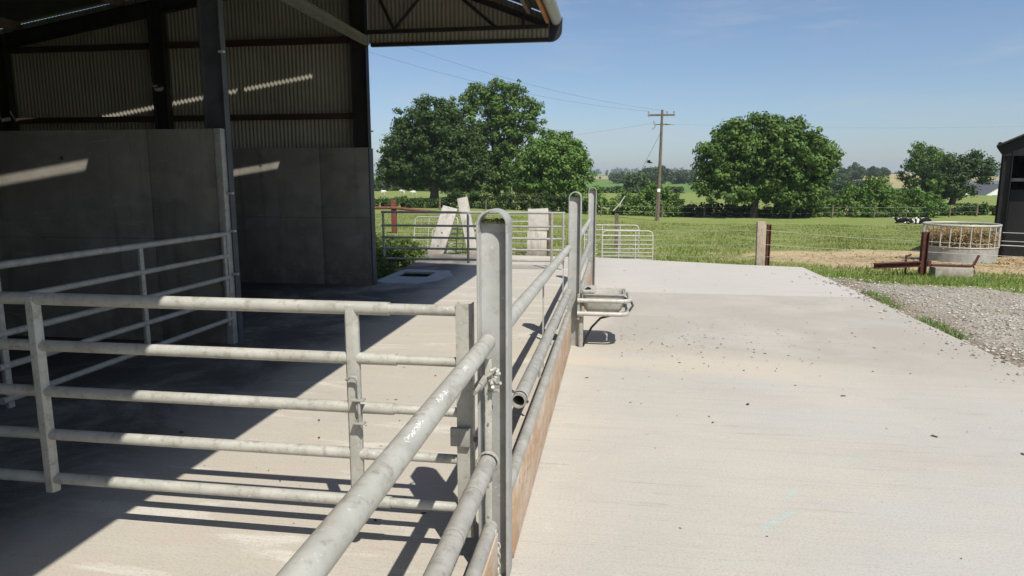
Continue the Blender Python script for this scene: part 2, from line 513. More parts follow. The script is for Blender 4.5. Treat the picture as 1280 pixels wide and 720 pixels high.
mxn = wn.nodes.new('ShaderNodeMix'); mxn.data_type = 'RGBA'; mxn.inputs[7].default_value = (4.6, 4.9, 5.2, 1)
wn.links.new(tc.outputs['Generated'], mpn.inputs[0]); wn.links.new(mpn.outputs[0], nz.inputs['Vector'])
wn.links.new(nz.outputs['Fac'], mrn.inputs['Value']); wn.links.new(mrn.outputs[0], mxn.inputs[0])
wn.links.new(sky.outputs[0], mxn.inputs[6]); wn.links.new(mxn.outputs[2], bg.inputs['Color'])
scene.view_settings.view_transform = 'Standard'
scene.view_settings.look = 'None'
scene.view_settings.exposure = .27
scene.view_settings.gamma = 1.0

# ------------------------------------------------------------------ ground
def smooth(a, b, x):
    t = np.clip((x - a) / (b - a), 0, 1)
    return t * t * (3 - 2 * t)
PIT = (-4.25, -3.62, 12.75, 13.4)
def gnoise(x, y):
    return (np.sin(x * .7 + 1.3) * np.sin(y * .53 + .4) + .6 * np.sin(x * 1.9 + y * 1.3) + .4 * np.sin(x * 3.7 - y * 2.9 + 2)) * .02
def ground_z(x, y):
    x = np.asarray(x, float); y = np.asarray(y, float)
    zr = np.interp(y, [15.5, 55, 63, 82, 120, 300, 600, 1000, 1600, 2600, 4000], [-.10, -1.27, -1.3, -.85, -.4, -.6, 2.2, 6.5, 13, 19, 10])
    zl = np.interp(y, [15.5, 34, 62, 80, 120, 300, 600, 1000, 1600, 2600, 4000], [-.10, -.28, -.85, -.5, -.2, .2, 3.6, 8, 14, 20, 10])
    t = smooth(-8, 4, x * 30 / np.maximum(y, 16))
    z = zl * (1 - t) + zr * t
    z = z + gnoise(x, y) * smooth(15, 19, y) * (1 + smooth(40, 300, y) * 6)
    # rounded hill away to the right
    z = z + 5.0 * np.exp(-((x - 150) / 62) ** 2 - ((y - 400) / 85) ** 2)
    z = z + 6 * np.sin(x * .006 + 1) * smooth(900, 1800, y) + 4 * np.sin(x * .013) * smooth(900, 1800, y)
    # the yard slab sits in the ground
    iny = (x > -12.5) & (x < 4.1) & (y < 16.0)
    z = np.where(iny, np.minimum(z, -.13), z)
    pit = (np.abs(x - (PIT[0] + PIT[1]) / 2) < .75) & (np.abs(y - (PIT[2] + PIT[3]) / 2) < .75)
    return np.where(pit, -1.7, z)

def axis(segs):
    out = []
    for a, b, s in segs:
        out += list(np.arange(a, b, s))
    return np.array(out + [segs[-1][1]])
xs = axis([(-3200, -800, 300), (-800, -200, 60), (-200, -50, 12), (-50, -14, 2.5), (-14, 14, .3), (14, 50, 2), (50, 240, 10), (240, 800, 60), (800, 3200, 300)])
ys = axis([(-400, -60, 60), (-60, -10, 8), (-10, 10, 1), (10, 24, .3), (24, 66, 1.2), (66, 130, 3), (130, 520, 13), (520, 1700, 70), (1700, 4000, 200)])
X, Y = np.meshgrid(xs, ys)
Z = ground_z(X, Y)
nx, ny = len(xs), len(ys)
gm = MB()
gm.v = list(map(tuple, np.stack([X.ravel(), Y.ravel(), Z.ravel()], 1).tolist()))
gm.f = [(j * nx + i, j * nx + i + 1, (j + 1) * nx + i + 1, (j + 1) * nx + i) for j in range(ny - 1) for i in range(nx - 1)]
tag(gm.build('ground', 'field', smooth=180), kind='structure')

# yard slab with a drain pit left open in it
yd = MB()
def quad(*p): yd.add([(a, b, 0.0) for a, b in p], [tuple(range(len(p)))])
x0, x1, y0, y1 = PIT
quad((-12.4, -16), (4.14, -16), (4.14, 12.1), (-12.4, 12.1))
quad((-4.47, 12.1), (4.14, 12.1), (4.14, y0), (-4.5, y0))
quad((-4.5, y0), (x0, y0), (x0, y1), (-4.5, y1))
quad((x1, y0), (4.14, y0), (4.14, y1), (x1, y1))
FAR = [(4.11, 15.68), (2.83, 15.95), (.9, 16.55), (-.15, 16.9), (-3.4, 17.2), (-4.95, 17.2), (-4.6, 15.2)]
quad((-4.5, y1), (4.14, y1), *FAR)
def side(path, zb=-.16):
    for (a, b), (c, d) in zip(path[:-1], path[1:]):
        yd.add([(a, b, 0), (c, d, 0), (c, d, zb), (a, b, zb)], [(0, 1, 2, 3)])
side([(4.14, -16), (4.14, y1)] + FAR + [(-4.5, y1), (-4.47, 12.1), (-12.4, 12.1), (-12.4, -16)])
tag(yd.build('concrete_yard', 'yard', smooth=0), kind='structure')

MAT['pit'] = worn('shaded_dirty_concrete', (.018, .017, .015), (.035, .032, .028), 5, .7, .3)  # near-black: shade inside the pit painted in along with the dirt
ydp = MB()
ydp.v = []
for (a, b), (c, d) in zip([(x0, y0), (x1, y0), (x1, y1), (x0, y1)], [(x1, y0), (x1, y1), (x0, y1), (x0, y0)]):
    ydp.add([(a, b, -.004), (c, d, -.004), (c, d, -1.75), (a, b, -1.75)], [(0, 1, 2, 3)])
tag(ydp.build('drain_pit', 'pit', smooth=0), kind='structure')

# rough ring of newer concrete round the pit
pm = MB()
N = 40
inner = []; outer = []
for i in range(N):
    a = 2 * math.pi * i / N
    c, s = math.cos(a), math.sin(a)
    k = 1 / max(abs(c) / .335, abs(s) / .345)
    inner.append(((x0 + x1) / 2 + c * k, (y0 + y1) / 2 + s * k))
    e = 1 / (abs(c / .62) ** 3 + abs(s / 1.05) ** 3) ** (1 / 3) * (1 + .07 * math.sin(3 * a + 1) + .05 * math.sin(7 * a) + .03 * math.sin(13 * a))
    px_, py_ = (x0 + x1) / 2 + c * e + .05, (y0 + y1) / 2 + s * e - .05
    outer.append((max(px_, -4.47), max(py_, 12.06)))
vs = [(a, b, .035) for a, b in inner] + [((a * .35 + c * .65), (b * .35 + d * .65), .03 + random.uniform(-.008, .008)) for (a, b), (c, d) in zip(inner, outer)] + [(a, b, .002) for a, b in outer] + [(a, b, -.1) for a, b in inner]
fs = []
for i in range(N):
    j = (i + 1) % N
    for q in (0, 1): fs.append((q * N + i, q * N + j, (q + 1) * N + j, (q + 1) * N + i))
    fs.append((i, 3 * N + i, 3 * N + j, j))
pm.add(vs, fs)
tag(pm.build('concrete_patch', 'patch', smooth=60), kind='structure')

# gravel lane along the right of the slab
gv = MB()
gx = np.arange(4.13, 24, .25); gy = np.arange(-6, 15.2, .2)
def gravel_edge(x): return 14.55 - .50 * (x - 4.3) + .16 * math.sin(x * 2.3) + .09 * math.sin(x * 5.9 + 1)
vid = {}
for i, a in enumerate(gx):
    top = max(gravel_edge(a), 9.4 + .1 * math.sin(a * 3))
    for j, t in enumerate(np.linspace(0, 1, 60)):
        b = -6 + (top + 6) * t
        vid[i, j] = len(gv.v)
        gv.v.append((a, b, -.055 + .02 * math.sin(a * 1.7 + b) + .012 * math.sin(3 * b - a * 2) + .012 * min(4, a - 4.1) - (.09 * max(0, t - .985) / .015)))
gv.f = [(vid[i, j], vid[i + 1, j], vid[i + 1, j + 1], vid[i, j + 1]) for i in range(len(gx) - 1) for j in range(59)]
tag(gv.build('gravel_path', 'gravel', smooth=180), kind='structure')

def grav_z(a, b): return -.055 + .02 * np.sin(a * 1.7 + b) + .012 * np.sin(3 * b - a * 2) + .012 * np.minimum(4, a - 4.1)
# loose stones on the gravel
n = 9000
sx_ = 4.15 + RNG.random(n) ** 1.4 * 7; sy_ = 6 + RNG.random(n) * 9
keep = sy_ < 14.5 - .5 * (sx_ - 4.3)
spill = 260
sx_ = np.concatenate([sx_[keep], 4.12 - np.abs(RNG.normal(size=spill)) * .22]); sy_ = np.concatenate([sy_[keep], 6.5 + RNG.random(spill) * 8]); n = len(sx_)
sz_ = np.where(sx_ < 4.14, .002, grav_z(sx_, sy_)); rr = .006 + RNG.random(n) ** 3 * .026
oc = np.array([(1, 0, 0), (0, 1, 0), (-1, 0, 0), (0, -1, 0), (0, 0, .7), (0, 0, -.7)])
tri = np.array([(0, 1, 4), (1, 2, 4), (2, 3, 4), (3, 0, 4), (1, 0, 5), (2, 1, 5), (3, 2, 5), (0, 3, 5)])
th = RNG.random(n) * 6.28
P = oc[None] * rr[:, None, None] * (.7 + .6 * RNG.random((n, 6, 1)))
Q = P.copy(); Q[..., 0] = P[..., 0] * np.cos(th)[:, None] - P[..., 1] * np.sin(th)[:, None]; Q[..., 1] = P[..., 0] * np.sin(th)[:, None] + P[..., 1] * np.cos(th)[:, None]
Q += np.stack([sx_, sy_, sz_ + rr * .3], 1)[:, None]
me = bpy.data.meshes.new('loose_stones')
me.from_pydata(Q.reshape(-1, 3).tolist(), [], (tri[None] + (np.arange(n) * 6)[:, None, None]).reshape(-1, 3).tolist())
me.materials.append(MAT['stone'])
o = bpy.data.objects.new('loose_stones', me); COL.objects.link(o)
tag(o, 'loose grey stones strewn over the gravel lane', 'gravel', kind='stuff')

# small bits of dirt and chaff on the concrete
n = 230
dx = -4.2 + RNG.random(n) * 8.2; dy = 2.6 + RNG.random(n) ** .8 * 13
ds = .004 + RNG.random(n) ** 5 * .018 + .0005 * dy
m_ = 420
dx = np.concatenate([dx, .1 + np.abs(RNG.normal(size=m_)) * 1.5, -.9 - RNG.random(120) * 1.6]); dy = np.concatenate([dy, 8.1 + RNG.normal(size=m_) * .75 - .1 * np.zeros(m_), 3.5 + RNG.random(120) * 8]); ds = np.concatenate([ds, .004 + RNG.random(m_) ** 3 * .012, .005 + RNG.random(120) ** 3 * .012]); n = len(dx)
th = RNG.random(n) * 6.28
q = np.array([(-1, -.4, 0), (1, -.5, 0), (.8, .4, .1), (-.9, .5, .12)])[None] * ds[:, None, None] * (.6 + .8 * RNG.random((n, 4, 1)))
v = q.copy(); v[..., 0] = q[..., 0] * np.cos(th)[:, None] - q[..., 1] * np.sin(th)[:, None]; v[..., 1] = q[..., 0] * np.sin(th)[:, None] + q[..., 1] * np.cos(th)[:, None]
v += np.stack([dx, dy, np.full(n, .004)], 1)[:, None]
tag(np_mesh('dirt_crumbs', v.reshape(-1, 3), 4, 'dirt'), 'dark crumbs of dirt scattered over the concrete yard', 'dirt', kind='stuff')

# ------------------------------------------------------------------ vegetation helpers
def blades(cx, cy, cz, h, w, lean=.5):
    n = len(cx)
    th = RNG.random(n) * 6.283; ln = RNG.random(n) * lean * h; ld = RNG.random(n) * 6.283
    a = np.stack([cx - np.cos(th) * w, cy - np.sin(th) * w, cz], 1)
    b = np.stack([cx + np.cos(th) * w, cy + np.sin(th) * w, cz], 1)
    c = np.stack([cx + np.cos(ld) * ln, cy + np.sin(ld) * ln, cz + h], 1)
    return np.stack([a, b, c], 1).reshape(-1, 3)

def leaf_cloud(centres, radii, per, size, flat=.8, out=.75):
    """leaf quads round cluster centres; quads look roughly away from their cluster centre"""
    cs = np.repeat(centres, per, 0); rs = np.repeat(radii, per)
    n = len(cs)
    d = RNG.normal(size=(n, 3)); d /= np.linalg.norm(d, axis=1)[:, None]
    rad = rs * (.55 + .5 * RNG.random(n))
    p = cs + d * rad[:, None] * np.array([1, 1, flat])
    nrm = d * out + RNG.normal(size=(n, 3)) * .45 + np.array([0, 0, .25])
    nrm /= np.linalg.norm(nrm, axis=1)[:, None]
    t = np.cross(nrm, RNG.normal(size=(n, 3))); t /= np.linalg.norm(t, axis=1)[:, None]
    b = np.cross(nrm, t)
    s = (size * (.6 + .8 * RNG.random(n)))[:, None]
    q = np.stack([p - t * s * .9, p + b * s * .5, p + t * s * .9, p - b * s * .5], 1)
    return q.reshape(-1, 3)

def fill_blobs(blobs, spacing, shell=.55):
    """cluster centres through the outer part of ellipsoids (cx,cy,cz,rx,ry,rz)"""
    out = []
    for (cx, cy, cz, rx, ry, rz) in blobs:
        n = int(4.0 * (rx * ry * rz) ** (2 / 3) * 3.2 / spacing ** 2)
        d = RNG.normal(size=(n, 3)); d /= np.linalg.norm(d, axis=1)[:, None]
        r = shell + (1 - shell) * RNG.random(n) ** .6
        r = r * (1 + .10 * np.sin(d[:, 0] * 7 + cx) * np.sin(d[:, 2] * 6 + cz))
        out.append(np.array([cx, cy, cz]) + d * r[:, None] * np.array([rx, ry, rz]))
    return np.concatenate(out)

def tree(name, label, base, trunk_h, blobs, spacing, crad, per, leaf, mat, trunk_r=.3, group=None, limbs=7, dens=.80):
    bx, by = base
    bz = float(ground_z(bx, by)) - .1
    t = thing(name, label, 'tree', (bx, by, bz), group)
    tm = MB()
    top = max(b[2] for b in blobs)
    tm.tube([(bx, by, bz), (bx + .05, by, bz + trunk_h * .3), (bx + .1, by, bz + trunk_h), (bx + .15, by + .1, top)], [trunk_r * 1.4, trunk_r, trunk_r * .85, trunk_r * .2], 10)
    for i in range(limbs):
        b = blobs[i % len(blobs)]
        a = random.uniform(0, 6.28)
        e = Vector((b[0] + math.cos(a) * b[3] * .6, b[1] + math.sin(a) * b[4] * .6, b[2] + random.uniform(-.2, .5) * b[5]))
        s = Vector((bx + .08, by, bz + trunk_h * random.uniform(.7, 1.15)))
        mid = s.lerp(e, .5) + Vector((random.uniform(-.4, .4), random.uniform(-.4, .4), random.uniform(0, .5)))
        tm.tube([s, mid, e], [trunk_r * .5, trunk_r * .3, trunk_r * .08], 7)
    tm.build('trunk', 'bark', t)
    c = fill_blobs([(a, b, z_, rx * 1.02, ry, rz * 1.02) for a, b, z_, rx, ry, rz in blobs], spacing * dens, .42)
    jt = RNG.normal(size=c.shape) * crad * .24
    c = c + jt
    gap = np.sin(c[:, 0] * 1.35 + bx) * np.sin(c[:, 2] * 1.6 + 1.1) + .6 * np.sin(c[:, 0] * 2.7 + c[:, 1]) * np.sin(c[:, 2] * 2.9)
    c = c[gap > -.80]
    rad = crad * (.42 + .95 * RNG.random(len(c)) ** 1.6)
    cnt = np.maximum(18, (per * 1.25 * (rad / crad) ** 2)).astype(int)
    cc_ = np.repeat(c, cnt, 0); rr_ = np.repeat(rad, cnt)
    n = len(cc_)
    d = RNG.normal(size=(n, 3)); d /= np.linalg.norm(d, axis=1)[:, None]
    p = cc_ + d * (rr_ * RNG.random(n) ** .5)[:, None] * np.array([1, 1, .72])
    nrm = d * 1.1 + RNG.normal(size=(n, 3)) * .28 + np.array([0, 0, .30]); nrm /= np.linalg.norm(nrm, axis=1)[:, None]
    tt = np.cross(nrm, RNG.normal(size=(n, 3))); tt /= np.linalg.norm(tt, axis=1)[:, None]
    bb = np.cross(nrm, tt); sz = (leaf * .66 * (.6 + .8 * RNG.random(n)))[:, None]
    q = np.stack([p - tt * sz * .9, p + bb * sz * .55, p + tt * sz * .9, p - bb * sz * .55], 1).reshape(-1, 3)
    np_mesh('crown', q, 4, mat, t)
    return t

def gz(x, y): return float(ground_z(x, y))

# ------------------------------------------------------------------ trees beyond the field
tree('broad_tree', 'dark rounded broadleaf tree nearest the shed corner, left of the tallest tree', (-21.0, 78),
     2.6, [(-22.5, 78, 4.6, 4.6, 4.2, 3.6), (-19.5, 78.5, 5.4, 4.0, 4.0, 4.2), (-21.4, 77.5, 7.8, 3.9, 3.8, 3.2), (-25.3, 78, 3.3, 2.6, 3, 2.2), (-17.8, 78, 3.0, 3.2, 3, 2.6), (-22.5, 78, 2.9, 3.2, 2.6, 1.8), (-18.6, 77.5, 2.4, 1.8, 1.8, 1.3)],
     1.15, .85, 60, .27, 'leaf_dark', .5, limbs=8, dens=.66)
tree('tall_tree', 'tallest open crowned tree with ragged right side, behind the dark rounded one', (-14.4, 83),
     3.2, [(-16.6, 83, 9.6, 3.7, 3.5, 3.6), (-13.4, 83, 11.4, 3.0, 3.0, 2.5), (-11.4, 83, 8.6, 2.0, 2.4, 2.6), (-14.6, 83, 6.6, 3.6, 3.4, 3.2), (-13.2, 83, 3.8, 3.0, 3, 2.6), (-17.5, 83, 3.8, 2.6, 3, 2.6), (-9.9, 83, 10.0, 1.0, 1, .8), (-9.6, 83, 8.4, .9, 1, .7), (-15.5, 83, 1.9, 2.2, 2, 1.5), (-12.4, 83, 1.9, 2.2, 2, 1.6)],
     1.25, .72, 52, .27, 'leaf_mid', .42, limbs=16, dens=.74)
tree('round_tree', 'bright green round tree standing right of the tallest tree', (-6.6, 72),
     1.5, [(-6.5, 72, 3.6, 3.7, 3.4, 2.6), (-6.1, 72, 5.0, 2.5, 2.5, 1.75), (-8.3, 72, 2.4, 2.3, 2.4, 2.2), (-4.3, 72, 2.4, 2.1, 2.4, 2.1), (-6.4, 71.6, 1.5, 2.8, 2.0, 1.4)],
     1.0, .78, 62, .25, 'leaf_bright', .32, limbs=6, dens=.62)
tree('spreading_tree', 'wide spreading green tree standing alone right of the utility pole', (11.6, 60.5),
     1.7, [(9.4, 60.5, 3.6, 2.9, 2.9, 2.5), (12.3, 60.5, 4.6, 3.5, 3.2, 2.9), (15.2, 60.5, 3.6, 2.8, 2.8, 2.5), (11.0, 60.5, 5.3, 2.8, 2.6, 1.7), (13.7, 60.5, 5.1, 2.5, 2.3, 1.6), (8.3, 60.5, 1.9, 1.9, 2.2, 1.5), (12.0, 60.8, 1.9, 2.8, 2.2, 1.3), (15.3, 60.5, 1.8, 2.1, 2.2, 1.5), (17.1, 60.5, 3.4, 1.0, 1.5, 1.2), (9.6, 60, .9, 2.0, 1.8, 1.0), (13.6, 60, .9, 2.2, 1.8, 1.1), (15.6, 60.2, .8, 1.6, 1.6, 1.0)],
     1.0, .68, 56, .23, 'leaf_mid', .34, limbs=10, dens=.68)
tree('pale_tree', 'tall thin pale green tree behind the dark bushy tree near the barn', (37.6, 92),
     3, [(37.5, 92, 4.6, 2.1, 2.4, 2.0), (37.0, 92, 2.8, 2.1, 2.4, 1.7), (38.6, 92, 3.2, 2.0, 2.2, 2.0)],
     1.1, .75, 50, .25, 'leaf_mid', .3, limbs=6)
tree('bushy_tree', 'dark bushy tree between the ring feeder and the white house', (37.6, 84),
     2, [(36.9, 84, 2.5, 2.7, 2.6, 2.1), (39.6, 84, 3.2, 2.2, 2.2, 1.6), (36.9, 84, 1.2, 2.6, 2.5, 1.7)],
     1.0, .75, 55, .24, 'leaf_dark', .3, limbs=6)

def hedge(name, label, path, h, w, mat, per=80, leaf=.12, group=None, cat='hedge', vary=.35):
    (ax, ay) = path[0]
    t = thing(name, label, cat, (ax, ay, gz(ax, ay)), group)
    cs = []
    for (a, b), (c, d) in zip(path[:-1], path[1:]):
        L = math.hypot(c - a, d - b)
        for s in np.arange(0, L, .55):
            q = s / L
            x, y = a + (c - a) * q, b + (d - b) * q
            hh = h * (1 - vary / 2 + vary * (.5 + .35 * math.sin(x * .9 + y) + .3 * math.sin(x * 2.3)))
            z = gz(x, y)
            nl = max(2, int(hh / .45))
            for i in range(nl):
                for k in range(2):
                    cs.append((x + random.uniform(-.35, .35), y + random.uniform(-w, w) * (1 - .4 * i / nl), z + .15 + hh * (i + random.random() * .6) / nl))
            if random.random() < .12:
                MB().tube([(x, y, z - .1), (x + random.uniform(-.2, .2), y, z + hh * .75)], [.05, .015], 5).build('stem', 'bark', t)
    cs = np.array(cs)
    np_mesh('foliage', leaf_cloud(cs, .42 * (.6 + .8 * RNG.random(len(cs))), per, leaf), 4, mat, t)
    return t
hedge('hedgerow', 'bright bushy hedge behind the utility pole at the far edge of the field', [(-1.6, 61), (2.6, 61.5), (5.4, 61)], 2.0, .9, 'leaf_bright', vary=.7)
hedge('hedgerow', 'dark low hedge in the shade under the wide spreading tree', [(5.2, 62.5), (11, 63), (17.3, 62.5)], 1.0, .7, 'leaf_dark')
hedge('hedgerow', 'tall green hedge between the wide spreading tree and the dark bushy tree', [(17.0, 63), (22, 63.5), (27.6, 64)], 2.5, 1.0, 'leaf_bright', vary=.7)
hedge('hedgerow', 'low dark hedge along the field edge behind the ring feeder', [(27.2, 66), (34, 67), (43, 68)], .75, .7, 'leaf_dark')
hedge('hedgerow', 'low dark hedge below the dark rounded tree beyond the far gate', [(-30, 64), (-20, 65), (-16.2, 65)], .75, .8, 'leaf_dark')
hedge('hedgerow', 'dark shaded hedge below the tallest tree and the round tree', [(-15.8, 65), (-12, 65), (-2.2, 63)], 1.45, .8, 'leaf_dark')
hedge('hedgerow', 'distant hedge in the fields left of the wide spreading tree', [(-6, 120), (4, 122), (12, 124)], .8, 1.0, 'leaf_far', 30, .3)
hedge('hedgerow', 'distant dark hedge crossing the fields right of the wide spreading tree', [(26, 96), (34, 100), (48, 108)], 1.2, 1.2, 'leaf_far', 30, .3)
hedge('hedgerow', 'distant hedge glimpsed left of the dark rounded tree', [(-52, 128), (-40, 128), (-26, 126)], 2.2, 1.2, 'leaf_far', 30, .3)

def bush(label, x, y, r, h, mat='leaf_far', name='bush', per=44, leaf=.3, group=None, cat='bush', lift=.5):
    z = gz(x, y)
    t = thing(name, label, cat, (x, y, z), group)
    MB().tube([(x, y, z - .2), (x, y, z + h * .6)], [r * .12, r * .05], 6).build('trunk', 'bark', t)
    bl = [(x, y, z + h * lift, r, r, h * .5), (x - r * .5, y, z + h * lift * .8, r * .7, r * .7, h * .4), (x + r * .5, y, z + h * lift * .9, r * .7, r * .7, h * .42)]
    c = fill_blobs(bl, r * .45, .5)
    np_mesh('crown', leaf_cloud(c, r * .3 * (.6 + .7 * RNG.random(len(c))), per, leaf), 4, mat, t)
    return t
# px, distance, radius, height
def px_x(px, y):
    d = rt * ((px - 640) / F) + up * (135 / F) + fw
    return d.x / d.y * y
bush('rounded dark bush standing in the distant field left of the pole', px_x(795, 150), 150, 2.2, 3.6, leaf=.4)
G = 'trees dotted along the far hills'
for (px, y, r, h, lb) in ((812, 330, 5, 7.5, 'small far tree just left of the utility pole'), (826, 340, 4.5, 8, 'far tree rising directly behind the utility pole'),
                      (855, 350, 6, 6.5, 'far low tree between the pole and the wide spreading tree'), (780, 360, 7, 5.5, 'far low tree right of the third barrier post'),
                      (1047, 330, 4, 6.0, 'far tree at the right edge of the spreading crown'), (1068, 345, 3.6, 7.0, 'roundest far tree on top of the brown hill'),
                      (1091, 360, 2.8, 4.6, 'small tree standing alone on the brown hill'), (1104, 365, 2.5, 3.4, 'smallest tree on the right shoulder of the brown hill'),
                      (1060, 170, 3.5, 2.2, 'wide dark tree clump below the brown hill'), (1085, 165, 2.6, 1.7, 'green clump under the brown hill, left of the pale tree'), (1035, 175, 3, 3.0, 'dark clump beside the right edge of the spreading crown')):
    bush(lb, px_x(px, y), y, r, h, name='distant_tree', group=G, leaf=.55 if y > 300 else .35, cat='tree', lift=.55)

def woods(name, label, y, xa, xb, h, n, leaf=1.1):
    xx = xa + (xb - xa) * RNG.random(n); yy = y + RNG.normal(size=n) * y * .025
    zz = ground_z(xx, yy)
    hh = h * (.45 + .55 * RNG.random(n)) * (.75 + .25 * np.sin(xx * .021 + y))
    c = np.concatenate([np.stack([xx, yy, zz + hh * q], 1) for q in (.25, .55, .85)])
    tag(np_mesh(name, leaf_cloud(c, np.tile(hh * .42, 3), 16, leaf), 4, 'leaf_far'), label, 'trees', kind='stuff')
woods('woodland', 'dark far-off belt of trees along the foot of the hills', 620, -420, 330, 3.8, 110)
woods('woodland', 'thin line of trees along the far ridge', 1050, -700, 600, 7, 330, 1.5)
woods('woodland', 'faint bluish trees on the farthest hills', 1900, -1300, 1200, 15, 420, 2.8)

# ------------------------------------------------------------------ grass
def in_gravel(x, y): return (x > 4.1) & (y < 14.6 - .5 * (x - 4.3) + .16 * np.sin(x * 2.3) + .09 * np.sin(x * 5.9 + 1))
def in_yard(x, y): return (x > -4.75) & (x < 4.16) & (y < np.interp(x, [-4.9, -3.4, -.15, .9, 2.83, 4.12], [17.25, 17.22, 16.92, 16.58, 15.97, 15.7]))
n = 120000
gy_ = 14 + RNG.random(n) ** 1.5 * 34; gx_ = -9 + RNG.random(n) * 26
gx_ = gx_ * np.maximum(1, gy_ / 22)
d = np.hypot((gx_ - 9.9) / 6.4, (gy_ - 19.6) / 3.6)
keep = ~in_gravel(gx_, gy_) & ~in_yard(gx_, gy_) & ((d > 1.0) | (RNG.random(n) < .04)) & ~((gx_ < -4.4) & (gy_ < 15.3))
gx_, gy_ = gx_[keep], gy_[keep]; n = len(gx_)
hh = (.035 + .07 * RNG.random(n) ** 2) * (1 + .6 * np.sin(gx_ * .9 + gy_ * .7) * np.sin(gx_ * .37 - gy_))
tag(np_mesh('field_grass', blades(gx_, gy_, ground_z(gx_, gy_) - .01, np.maximum(hh, .02), .007 + .00045 * gy_, 1.0), 3, 'grass'),
    'short grazed grass of the field', 'grass', kind='stuff')
# lusher verge between yard, gravel and fence
n = 26000
vx = -1 + RNG.random(n) * 14
vy = 11 + RNG.random(n) * 6
lo = np.where(vx > 4.12, 14.6 - .5 * (vx - 4.3) + .16 * np.sin(vx * 2.3), np.interp(vx, [-4.9, -3.4, -.15, .9, 2.83, 4.12], [17.25, 17.22, 16.92, 16.58, 15.97, 15.7]))
hi = np.where(vx > 4.12, 15.75 - .12 * (vx - 4.3), lo + .55)
keep = (vy > lo + .02) & (vy < hi + .25 * np.sin(vx * 2.1)) & (vx < 12)
vx, vy = vx[keep], vy[keep]; n = len(vx)
hv = .05 + .13 * RNG.random(n) * (.6 + .4 * np.sin(vx * 3.1) * np.sin(vy * 2.7 + vx))
e = 2600
ex = 4.17 + np.abs(RNG.normal(size=e)) * .10 + .10; ey = 6.5 + RNG.random(e) * 6.2
k2 = np.sin(ey * 2.7 + 1) + .6 * np.sin(ey * 6.3) > .35 - (ey - 8) * .16
ex, ey = ex[k2] , ey[k2]
vz = np.maximum(ground_z(vx, vy), -.11) - .01
allb = np.concatenate([blades(vx, vy, vz, hv, .009, .8), blades(ex, ey, grav_z(ex, ey) - .01, .03 + .07 * RNG.random(len(ex)), .006, 1.0)])
tag(np_mesh('verge_grass', allb, 3, 'verge'), 'long lush grass on the verge beside the gravel', 'grass', kind='stuff')

# weeds by the shed corner
def weeds(label, cx, cy, rx, ry, h, n):
    z = gz(cx, cy)
    t = thing('weed_clump', label, 'weeds', (cx, cy, z))
    a = RNG.random(n) * 6.283; r = np.sqrt(RNG.random(n))
    c = np.stack([cx + np.cos(a) * r * rx, cy + np.sin(a) * r * ry, z + .05 + h * RNG.random(n) * (1 - .6 * r)], 1)
    for i in range(0, n, n // 14):
        MB().tube([(c[i][0], c[i][1], z - .1), tuple(c[i])], [.008, .004], 4).build('stalk', 'weed', t)
    np_mesh('foliage', leaf_cloud(c, .10 + .09 * RNG.random(n), 22, .045), 4, 'weed', t)
weeds('leafy green weeds growing at the yard edge behind the left end of the far gate', -5.6, 15.9, .95, 1.3, .75, 330)
weeds('low nettles in shade against the shed corner column', -5.2, 13.8, .5, .9, .35, 120)

# ------------------------------------------------------------------ the shed
GY = 11.95          # gable line
XC, XB = -4.47, -11.75   # inner column line, back wall
def roof_z(x):
    return 5.91 - .158 * (XC - x) if x < XC else 5.91 - .38 * (x - XC)
shed = thing('cattle_shed', 'open fronted cattle shed with corrugated sheeting and overhanging roof', 'shed', (XB, GY, 0))
FR = [GY, 7.35, 2.75, -1.85, -6.45, -11.05]

def corrugated(axis_pts, fn, amp=.0095, pitch=.075):
    """fn(t, offset) -> (bottom point, top point)"""
    m = MB()
    for t in axis_pts:
        o = amp * math.sin(2 * math.pi * t / pitch)
        a, b = fn(t, o)
        m.v += [a, b]
    m.f = [(2 * i, 2 * i + 2, 2 * i + 3, 2 * i + 1) for i in range(len(axis_pts) - 1)]
    return m
def gable_bottom(x): return 2.42 if x < XC + .1 else 4.30
pts = np.arange(XB, XC + .1, .0125)
corrugated(pts, lambda t, o: ((t, GY + .045 + o, 2.40), (t, GY + .045 + o, roof_z(t) - .02))).build('gable_sheeting', 'sheet', shed, 180)
pts = np.arange(XC + .1, -1.14, .0125)
corrugated(pts, lambda t, o: ((t, GY + .045 + o, 4.27), (t, GY + .045 + o, roof_z(t) - .02))).build('canopy_sheeting', 'sheet', shed, 180)
pts = np.arange(-11.0, GY, .0125 * 1.5)
corrugated(pts, lambda t, o: ((XB - .04 + o, t, 2.40), (XB - .04 + o, t, roof_z(XB) - .02))).build('back_sheeting', 'shade_sheet', shed, 180)
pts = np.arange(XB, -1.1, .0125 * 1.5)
corrugated(pts, lambda t, o: ((t, -11.1 + o, 2.40 if t < XC else 4.3), (t, -11.1 + o, roof_z(t) - .02))).build('end_sheeting', 'shade_sheet', shed, 180)
# roof: the rear slope is laid with gaps between some sheets
cuts = [-11.4]
for k in range(5, -1, -1):
    for a, b in ((4.80, 4.872), (6.04, 6.07)):
        s = 4.6 * (1 - k)
        cuts += [a + s, b + s]
cuts = sorted(c for c in cuts if c > -11.5) + [GY + .12]
for a, b in zip(cuts[0::2], cuts[1::2]):
    if b - a < .2: continue
    pp = np.append(np.arange(a, b, .015), b)
    corrugated(pp, lambda t, o: ((XB - .25, t, roof_z(XB - .25) + .02 + o), (XC + .02, t, 5.93 + o))).build('roof_sheet', 'roof_sheet', shed, 180)
pp = np.arange(-11.4, GY + .12, .015)
corrugated(pp, lambda t, o: ((XC - .02, t, 5.937 + o), (-.99, t, roof_z(-.99) + .02 + o))).build('canopy_roof', 'roof_sheet', shed, 180)
